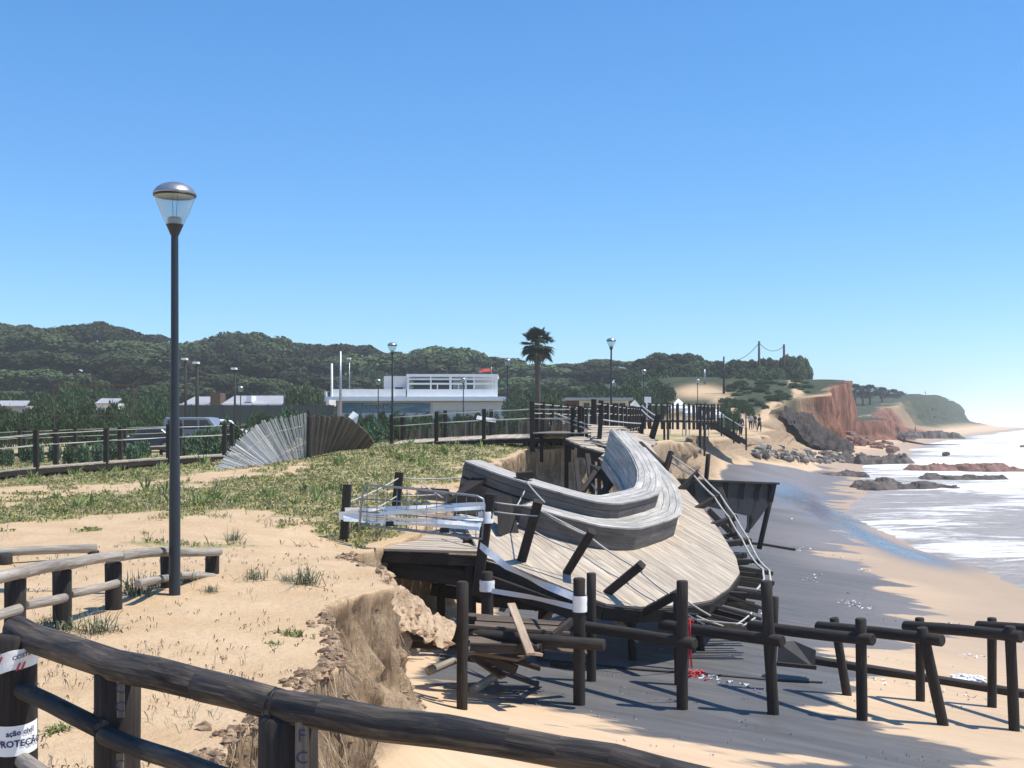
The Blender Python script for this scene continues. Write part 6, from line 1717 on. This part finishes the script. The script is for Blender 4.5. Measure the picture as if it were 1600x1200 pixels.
# ---------------------------------------------------------------- rocks
def rock_mat(name, a, b):
    t = NT(name); n = t.noise(t.coord('Object'), 1.2, 7, .7); c = t.ramp(n, [(.3, a), (.7, b)]); t.bump(n, .9, .25); return t.fin(c, .85, .3)
M['rockd'] = rock_mat('dark_wet_rock', (.04, .032, .028), (.20, .165, .14)); M['rockr'] = rock_mat('red_sandstone', (.13, .06, .045), (.34, .20, .15)); M['rockg'] = rock_mat('grey_rubble', (.10, .09, .08), (.50, .44, .38))
def rock_mesh(seed, sub=3, rough=.35):
    bm = bmesh.new(); bmesh.ops.create_icosphere(bm, subdivisions=2, radius=1)
    for v in bm.verts:
        c = v.co; n1 = float(fbm(np.array([c.x * 1.1 + seed * 7.1 + c.z]), np.array([c.y * 1.1 - c.z * .7 + seed]), 4, seed))
        n2 = float(vn(np.array([c.x * 2.5 + seed]), np.array([c.z * 2.5 + c.y]), seed + 5))
        k = 1 + (n1 - .5) * rough * 2 + (round(n2 * 3) / 3 - .5) * rough * .5
        v.co = Vector((max(-.8, min(.8, c.x * k)), max(-.8, min(.8, c.y * k)), max(-.7, min(.62, c.z * k))))
    me = bpy.data.meshes.new('boulder'); bm.to_mesh(me); bm.free(); return me
rks = []
for s in range(4):
    for m in ('rockg', 'rockd', 'rockr'):
        me = rock_mesh(s + 1); me.materials.append(M[m]); rks.append((m, me))
def rock(m, x, y, z, s, label, group, name='boulder', cat='rock', rz=None):
    me = random.choice([q for a, q in rks if a == m]); o = bpy.data.objects.new(name, me); COL.objects.link(o)
    o.location = (x, y, z); o.scale = s if hasattr(s, '__len__') else (s * random.uniform(.8, 1.3), s * random.uniform(.8, 1.2), s * random.uniform(.6, .95)); o.rotation_euler = (random.uniform(-.3, .3), random.uniform(-.3, .3), random.uniform(0, 6.28) if rz is None else rz)
    return tag(o, label, cat, group)
for k in range(150):
    px = random.uniform(1178, 1350); yc = np.interp(px, [1178, 1230, 1300, 1350], [706, 714, 716, 714]) + random.uniform(-9, 8)
    hh = hit(px, yc, 60); rock('rockg' if random.random() < .6 else 'rockd', hh.x, hh.y, gz(hh.x, hh.y) + .1, random.uniform(.16, .50), 'grey boulder in the rubble heap at the foot of the sandy headland', 'boulders of the rubble heap')
for k in range(34):
    px = random.uniform(1325, 1395); hh = hit(px, np.interp(px, [1325, 1395], [690, 700]) + random.uniform(-9, 5), 80)
    rock('rockr', hh.x, hh.y, gz(hh.x, hh.y) + .1, random.uniform(.3, 1.0), 'red boulder fallen at the foot of the red cliff', 'red boulders below the cliff')
LEDGE = [(1310, 1436, 705, 723, 118, 'rockd', 'thick dark flat ledge jutting from the rubble heap towards the sea', 5), (1425, 1612, 722, 738, 102, 'rockr', 'long low red reef reaching the right edge through the foam', 7),
         (1278, 1365, 733, 744, 92, 'rockd', 'low dark ledge on the wet sand, left of the larger slabs', 4), (1330, 1512, 744, 768, 76, 'rockd', 'widest dark layered slab in the shallows', 5), (1440, 1590, 739, 752, 88, 'rockd', 'thin dark reef behind the widest slab', 5),
         (1574, 1625, 764, 774, 72, 'rockd', 'small dark rock awash at the right edge', 3), (1410, 1505, 671, 681, 210, 'rockd', 'thin dark reef running into the surf below the far headland', 7)]
for i, (x0, x1, yt, yb, Y, m, lab, dep) in enumerate(LEDGE):
    a = P(x0, yb, Y); b = P(x1, yb, Y); H = (yb - yt) / F * Y; n = 70; k = 14; vs = []; fs = []
    for ii in range(n + 1):
        t = ii / n
        for j in range(k + 1):
            u = j / k; X = a.x + (b.x - a.x) * t; Yv = Y + dep * (u - .15) + (fbm(np.array([X / 1.5]), np.array([i * 5.0]), 3, i)[()][0] - .5) * 2.2
            env = min(1, t * 9, (1 - t) * 7) ** .6 * min(1, u * 6 + .0) ** .5 * min(1, (1 - u) * 3)
            nz = float(fbm(np.array([X / 1.1]), np.array([Yv / 1.1 + i * 9]), 4, 40 + i)[0]); nz = .55 * nz + .45 * round(nz * 5) / 5
            z = a.z - .5 + env * (H * (-.04 + 1.1 * nz) + .5)
            vs.append((X, Yv, z)); 
    for ii in range(n):
        for j in range(k): q = ii * (k + 1) + j; fs.append([q, q + k + 1, q + k + 2, q + 1])
    mb = MB(); mb.add(vs, fs, None, False); o = mb.build('rock_ledge', M[m], None, a); tag(o, lab, 'rock ledge', 'rock ledges in the shallows')
for q, m, s, lab in (((1393, 703), 'rockr', .55, 'square dark red rock standing on sand above the thick ledge'), ((1449, 733), 'rockr', .42, 'small brown rock in front of the red reef'), ((1478, 709), 'rockd', .4, 'single dark rock in the foam off the far beach'), ((1600, 700), 'rockd', .6, 'dark rock in the surf at the right edge')):
    T = P(*q, {703: 128, 733: 104, 709: 145, 700: 190}[q[1]]); rock(m, T.x, T.y, T.z, s * 1.2, lab, 'single rocks off the beach')
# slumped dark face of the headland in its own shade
RID = [(1214, 642, 140), (1232, 637, 142), (1255, 641, 144), (1278, 655, 146), (1300, 672, 147), (1318, 685, 147), (1334, 700, 146)]
FOOT = [(1226, 652, 137), (1242, 664, 138), (1257, 681, 139), (1277, 692, 139.5), (1296, 698, 140), (1314, 702, 140), (1332, 706, 140)]
vs = []; fs = []; n = 60; k = 16
def i3(L, t):
    x = t * (len(L) - 1); i = min(len(L) - 2, int(x)); f = x - i; return [L[i][j] * (1 - f) + L[i + 1][j] * f for j in range(3)]
for ii in range(n + 1):
    t = ii / n; r_ = P(*i3(RID, t)); f_ = P(*i3(FOOT, t)) - Vector((0, 0, .4))
    for j in range(k + 1):
        u = j / k
        if u <= .7: p = f_.lerp(r_, (u / .7)); bul = math.sin(u / .7 * math.pi) * .5
        else: p = r_.lerp(r_ + Vector((1.5, 9, -2.4)), (u - .7) / .3); bul = 0
        nz = float(fbm(np.array([p.x / 1.4]), np.array([p.z / 1.4 + p.y * .3]), 4, 77)[0]) - .5
        n3 = float(fbm(np.array([p.x / .5]), np.array([p.z / .45]), 3, 78)[0]) - .5
        vs.append(p + Vector((-.2 * bul, -bul - nz * 2.6 - n3 * 1.3, nz * 1.5 + n3 * .6)))
for ii in range(n):
    for j in range(k): q = ii * (k + 1) + j; fs.append([q, q + k + 1, q + k + 2, q + 1])
mb = MB(); mb.add(vs, fs, None, True)
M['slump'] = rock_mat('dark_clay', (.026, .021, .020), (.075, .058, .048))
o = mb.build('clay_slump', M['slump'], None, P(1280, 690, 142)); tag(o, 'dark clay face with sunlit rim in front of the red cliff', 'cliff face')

# ---------------------------------------------------------------- people
M['skin'] = plain('skin', (.45, .27, .18), .6, 0, .05); M['dcloth'] = plain('dark_clothes', (.025, .028, .035), .85, 0, .1); M['hair'] = plain('brown_hair', (.04, .025, .018), .7); M['trous'] = plain('blue_trousers', (.05, .07, .11), .85, 0, .1); M['lcloth'] = plain('light_clothes', (.4, .38, .36), .85, 0, .1)
def skinned(name, verts, edges, rad, m, parent, sub=1):
    me = bpy.data.meshes.new(name); me.from_pydata(verts, edges, []); o = bpy.data.objects.new(name, me); COL.objects.link(o)
    sk = o.modifiers.new('s', 'SKIN'); 
    for i, r in enumerate(rad): me.skin_vertices[0].data[i].radius = (r, r)
    me.skin_vertices[0].data[0].use_root = True
    ss_ = o.modifiers.new('u', 'SUBSURF'); ss_.levels = sub; ss_.render_levels = sub
    dg = bpy.context.evaluated_depsgraph_get(); dg.update()
    m2 = bpy.data.meshes.new_from_object(o.evaluated_get(dg)); COL.objects.unlink(o); bpy.data.objects.remove(o)
    m2.materials.clear(); m2.materials.append(M[m]); m2.polygons.foreach_set('use_smooth', [True] * len(m2.polygons))
    return link(bpy.data.objects.new(name, m2), parent)
def person(label, x, y, rz, pose, top, legs, s=1.0, simple=False):
    t = thing('person', label, 'person', (x, y, gz(x, y)), rz, 'people on the beach'); t.scale = (s,) * 3
    st_ = .14 if pose == 'stand' else .26; arm = {'stand': .05, 'walk': .22}[pose]
    V = [(0, 0, .95), (0, 0, 1.12), (0, 0, 1.34), (0, .0, 1.47), (0, -.01, 1.55), (0, -.015, 1.66), (0, 0, 1.735),
         (-.10, 0, .90), (-.11, -st_ * .45, .50), (-.12, -st_ * .2, .08), (-.12, -st_ * .2 - .15, .03),
         (.10, 0, .90), (.11, st_ * .35, .50), (.12, st_ * .8, .09), (.12, st_ * .8 - .15, .04),
         (-.18, 0, 1.40), (-.25, arm * .4, 1.14), (-.26, arm * .2 - .08, .90), (-.26, arm * .1 - .10, .82),
         (.18, 0, 1.40), (.25, -arm * .4, 1.14), (.26, -arm - .05, .92), (.26, -arm - .08, .84)]
    E = [(0, 1), (1, 2), (2, 3), (3, 4), (4, 5), (5, 6), (0, 7), (7, 8), (8, 9), (9, 10), (0, 11), (11, 12), (12, 13), (13, 14), (2, 15), (15, 16), (16, 17), (17, 18), (2, 19), (19, 20), (20, 21), (21, 22)]
    Rr = [.135, .13, .15, .06, .055, .09, .075, .095, .062, .042, .035, .095, .062, .042, .035, .055, .042, .032, .03, .055, .042, .032, .03]
    skinned('body', V, E, Rr, 'skin', t)
    skinned('top', [(0, 0, .96), (0, 0, 1.12), (0, 0, 1.33), (0, 0, 1.45), (-.18, 0, 1.40), (-.25, arm * .4, 1.14), (.18, 0, 1.40), (.25, -arm * .4, 1.14), (-.26, arm * .2 - .07, .95), (.26, -arm, .97)], [(0, 1), (1, 2), (2, 3), (2, 4), (4, 5), (2, 6), (6, 7), (5, 8), (7, 9)], [.16, .15, .17, .075, .075, .057, .075, .057, .045, .045], top, t)
    skinned('trousers', [(0, 0, .97), (-.10, 0, .88), (-.11, -st_ * .45, .50), (-.12, -st_ * .2, .14), (.10, 0, .88), (.11, st_ * .35, .50), (.12, st_ * .8, .15)], [(0, 1), (1, 2), (2, 3), (0, 4), (4, 5), (5, 6)], [.155, .115, .08, .06, .115, .08, .06], legs, t)
    mb = MB(); bmh = [(.088, 1.69), (.095, 1.72), (.085, 1.77), (.05, 1.80), (0, 1.81)]
    vs = []; mb.lathe((0, .02, 0), [(r, z) for r, z in bmh], 12); h_ = mb.build('hair', M['hair'], None); h_.parent = t
    return t
def on_px(px, py, y0=80): h = hit(px, py, y0); return h.x, h.y
for lab, px, py, rz, pose, a, b, s in (('person in dark clothes standing by the stair foot, leftmost of the near group', 1157.5, 682, .3, 'stand', 'dcloth', 'dcloth', 1.0), ('person in light top further back in the near group', 1173, 672, 2.8, 'stand', 'lcloth', 'dcloth', .95), ('smaller person standing between two others near the stair foot', 1179.5, 671, -.5, 'stand', 'dcloth', 'trous', .9), ('person all in black walking, rightmost of the near group', 1186.5, 676, 1.9, 'walk', 'dcloth', 'dcloth', 1.0)):
    x, y = on_px(px, py); person(lab, x, y, rz, pose, a, b, s)
pole(1165.5, 648, 104, .06, 'thin post standing on sand among the near group of people', 'post', name='marker_post', cat='post')
for i, (px, py, Y, c) in enumerate(((1413, 682, 205, 'dcloth'), (1430, 675, 300, 'dcloth'), (1462, 677, 270, 'trous'), (1436, 664.5, 520, 'lcloth'), (1446, 665, 500, 'dcloth'), (1457, 667, 430, 'trous'), (1460, 667.5, 425, 'dcloth'))):
    T = P(px, py, Y); lab = ['tiny person on the far beach in front of the thin dark reef', 'tiny dark figure at the waterline beyond the thin dark reef', 'tiny figure standing in the wash right of the other waterline walker', 'faint distant figure, leftmost of those on the farthest sand', 'faint distant figure second on the farthest sand', 'left one of two tiny figures close together on the far beach', 'right one of two tiny figures close together on the far beach'][i]
    o = person(lab, T.x, Y, i, 'stand', c, 'dcloth', 1.0); o.location.z = max(gz(T.x, Y), -3.05)
# foam flecks and shells on the grey sand
def fb(X, Y, g):
    d = X - edgeX(Y); return (d > 2) & (X < waterX(Y) - 4) & ((fbm(X / 1.6, Y / .5, 3, 88) > .66) | (g.random(len(X)) < .006))
cover('foam_flecks', 'pale foam flecks and shells strewn in lines over the grey sand', 'foam', 7000, 12.5, 60, fb, M['concrete'], .008, .010, 12, 2, 12)
def ff(X, Y, g):
    d = X - edgeX(Y); s_ = X - waterX(Y)
    return (d > 5) & (s_ < -2.5) & (((np.abs(fbm(X / 3.2, Y / 2.4 + X * .2, 2, 188) - .5) < .012) & (fbm(X / 1.2, Y / 1.2, 2, 189) > .5)))
cover('foam_flecks', 'broken lines of dried white foam left by the last waves on the upper beach', 'foam', 60000, 13, 62, ff, M['whitecloth'], .07, .045, 30, 2, 15)
# heap of slumped sand lying on the bearer at the cliff edge
vs = []; fs = []; n = 60; m_ = 34
CR = [(598, 898, 12.6), (618, 910, 12.9), (640, 930, 13.2), (662, 950, 13.5), (684, 967, 13.8), (712, 977, 14.2)]
for i in range(n + 1):
    t_2 = i / n; x = t_2 * (len(CR) - 1); k = min(len(CR) - 2, int(x)); f = x - k; c = P(*[CR[k][j] * (1 - f) + CR[k + 1][j] * f for j in range(3)])
    for j in range(m_ + 1):
        u = j / m_; q = c + Vector((-.10 * u + .05, .55 - 1.15 * u, 0))
        drop = .36 * (1 - t_2 * .6) * (max(0, u - .42) / .58) ** 1.3 + .25 * max(0, .42 - u)
        nz = float(fbm(np.array([q.x / .11]), np.array([q.y / .14 + q.z]), 4, 301)[0]) - .5; nb = float(fbm(np.array([q.x / .33]), np.array([q.y / .4]), 2, 302)[0]) - .5
        hol = .16 * math.exp(-((t_2 - .30) / .12) ** 2 - ((u - .62) / .2) ** 2)
        vs.append((q.x + nz * .05, q.y + hol, c.z - drop + nz * .15 + nb * .16 - hol * .9))
for i in range(n):
    for j in range(m_): q = i * (m_ + 1) + j; fs.append([q, q + 1, q + m_ + 2, q + m_ + 1])
mb = MB(); mb.add(vs, fs, None, True); gq = random.Random(3)
for k in range(80):
    i = gq.randrange(2, n - 1); j = gq.choice([gq.randrange(6, m_), m_ - gq.randrange(0, 4), gq.randrange(m_ // 2, m_)]); c = Vector(vs[i * (m_ + 1) + j]); r_ = .010 + .055 * gq.random() ** 3; bl = []
    for (zr, rr) in ((-.8, .4), (-.2, 1), (.4, .8), (.85, .3)):
        for q in range(7): a = 6.283 * q / 7; w_ = rr * gq.uniform(.5, 1.4); bl.append(c + Vector((math.cos(a) * w_ * r_ * 1.3, math.sin(a) * w_ * r_, (zr * gq.uniform(.6, 1.2) + .3) * r_)))
    mb.add(bl, [[b * 7 + q, b * 7 + (q + 1) % 7, (b + 1) * 7 + (q + 1) % 7, (b + 1) * 7 + q] for b in range(3) for q in range(7)] + [[21 + q for q in range(7)]])
t_ = NT('slumped_sand'); a1 = t_.noise(t_.coord('Object'), 6, 8, .7); a2 = t_.noise(t_.coord('Object'), 30, 4, .7); t_.bump(t_.math('ADD', a1, t_.math('MULTIPLY', a2, .4)), .9, .04)
M['heap'] = t_.fin(t_.mix(t_.ramp(a2, [(.3, .5), (.55, 1)]), (.16, .11, .075), t_.ramp(a1, [(.3, (.34, .24, .16)), (.5, (.56, .41, .27)), (.7, (.62, .46, .31))])), .95, .2)
o = mb.build('sand_heap', M['heap'], None, P(650, 940, 13.2)); tag(o, 'crumbled heap of slumped sand resting on the dark beam beside the void', 'sand heap')
# ---------------------------------------------------------------- sea air
lo = -10.5; hi = 34.0
mb = MB(); mb.box((300, 2900, (lo + hi) / 2), (7000, 6200, hi - lo))
t = NT('sea_haze'); t.t.nodes.remove(t.b)
pv = t.n("ShaderNodeVolumePrincipled"); pv.inputs['Color'].default_value = (.88, .95, 1.0, 1); pv.inputs['Density'].default_value = .0004; pv.inputs['Anisotropy'].default_value = 0.0
t.l(pv.outputs[0], t.out.inputs['Volume'])
M['haze'] = t.m
hz = mb.build('haze', M['haze']); tag(hz, 'pale salt haze in the sea air', 'haze', kind='stuff')
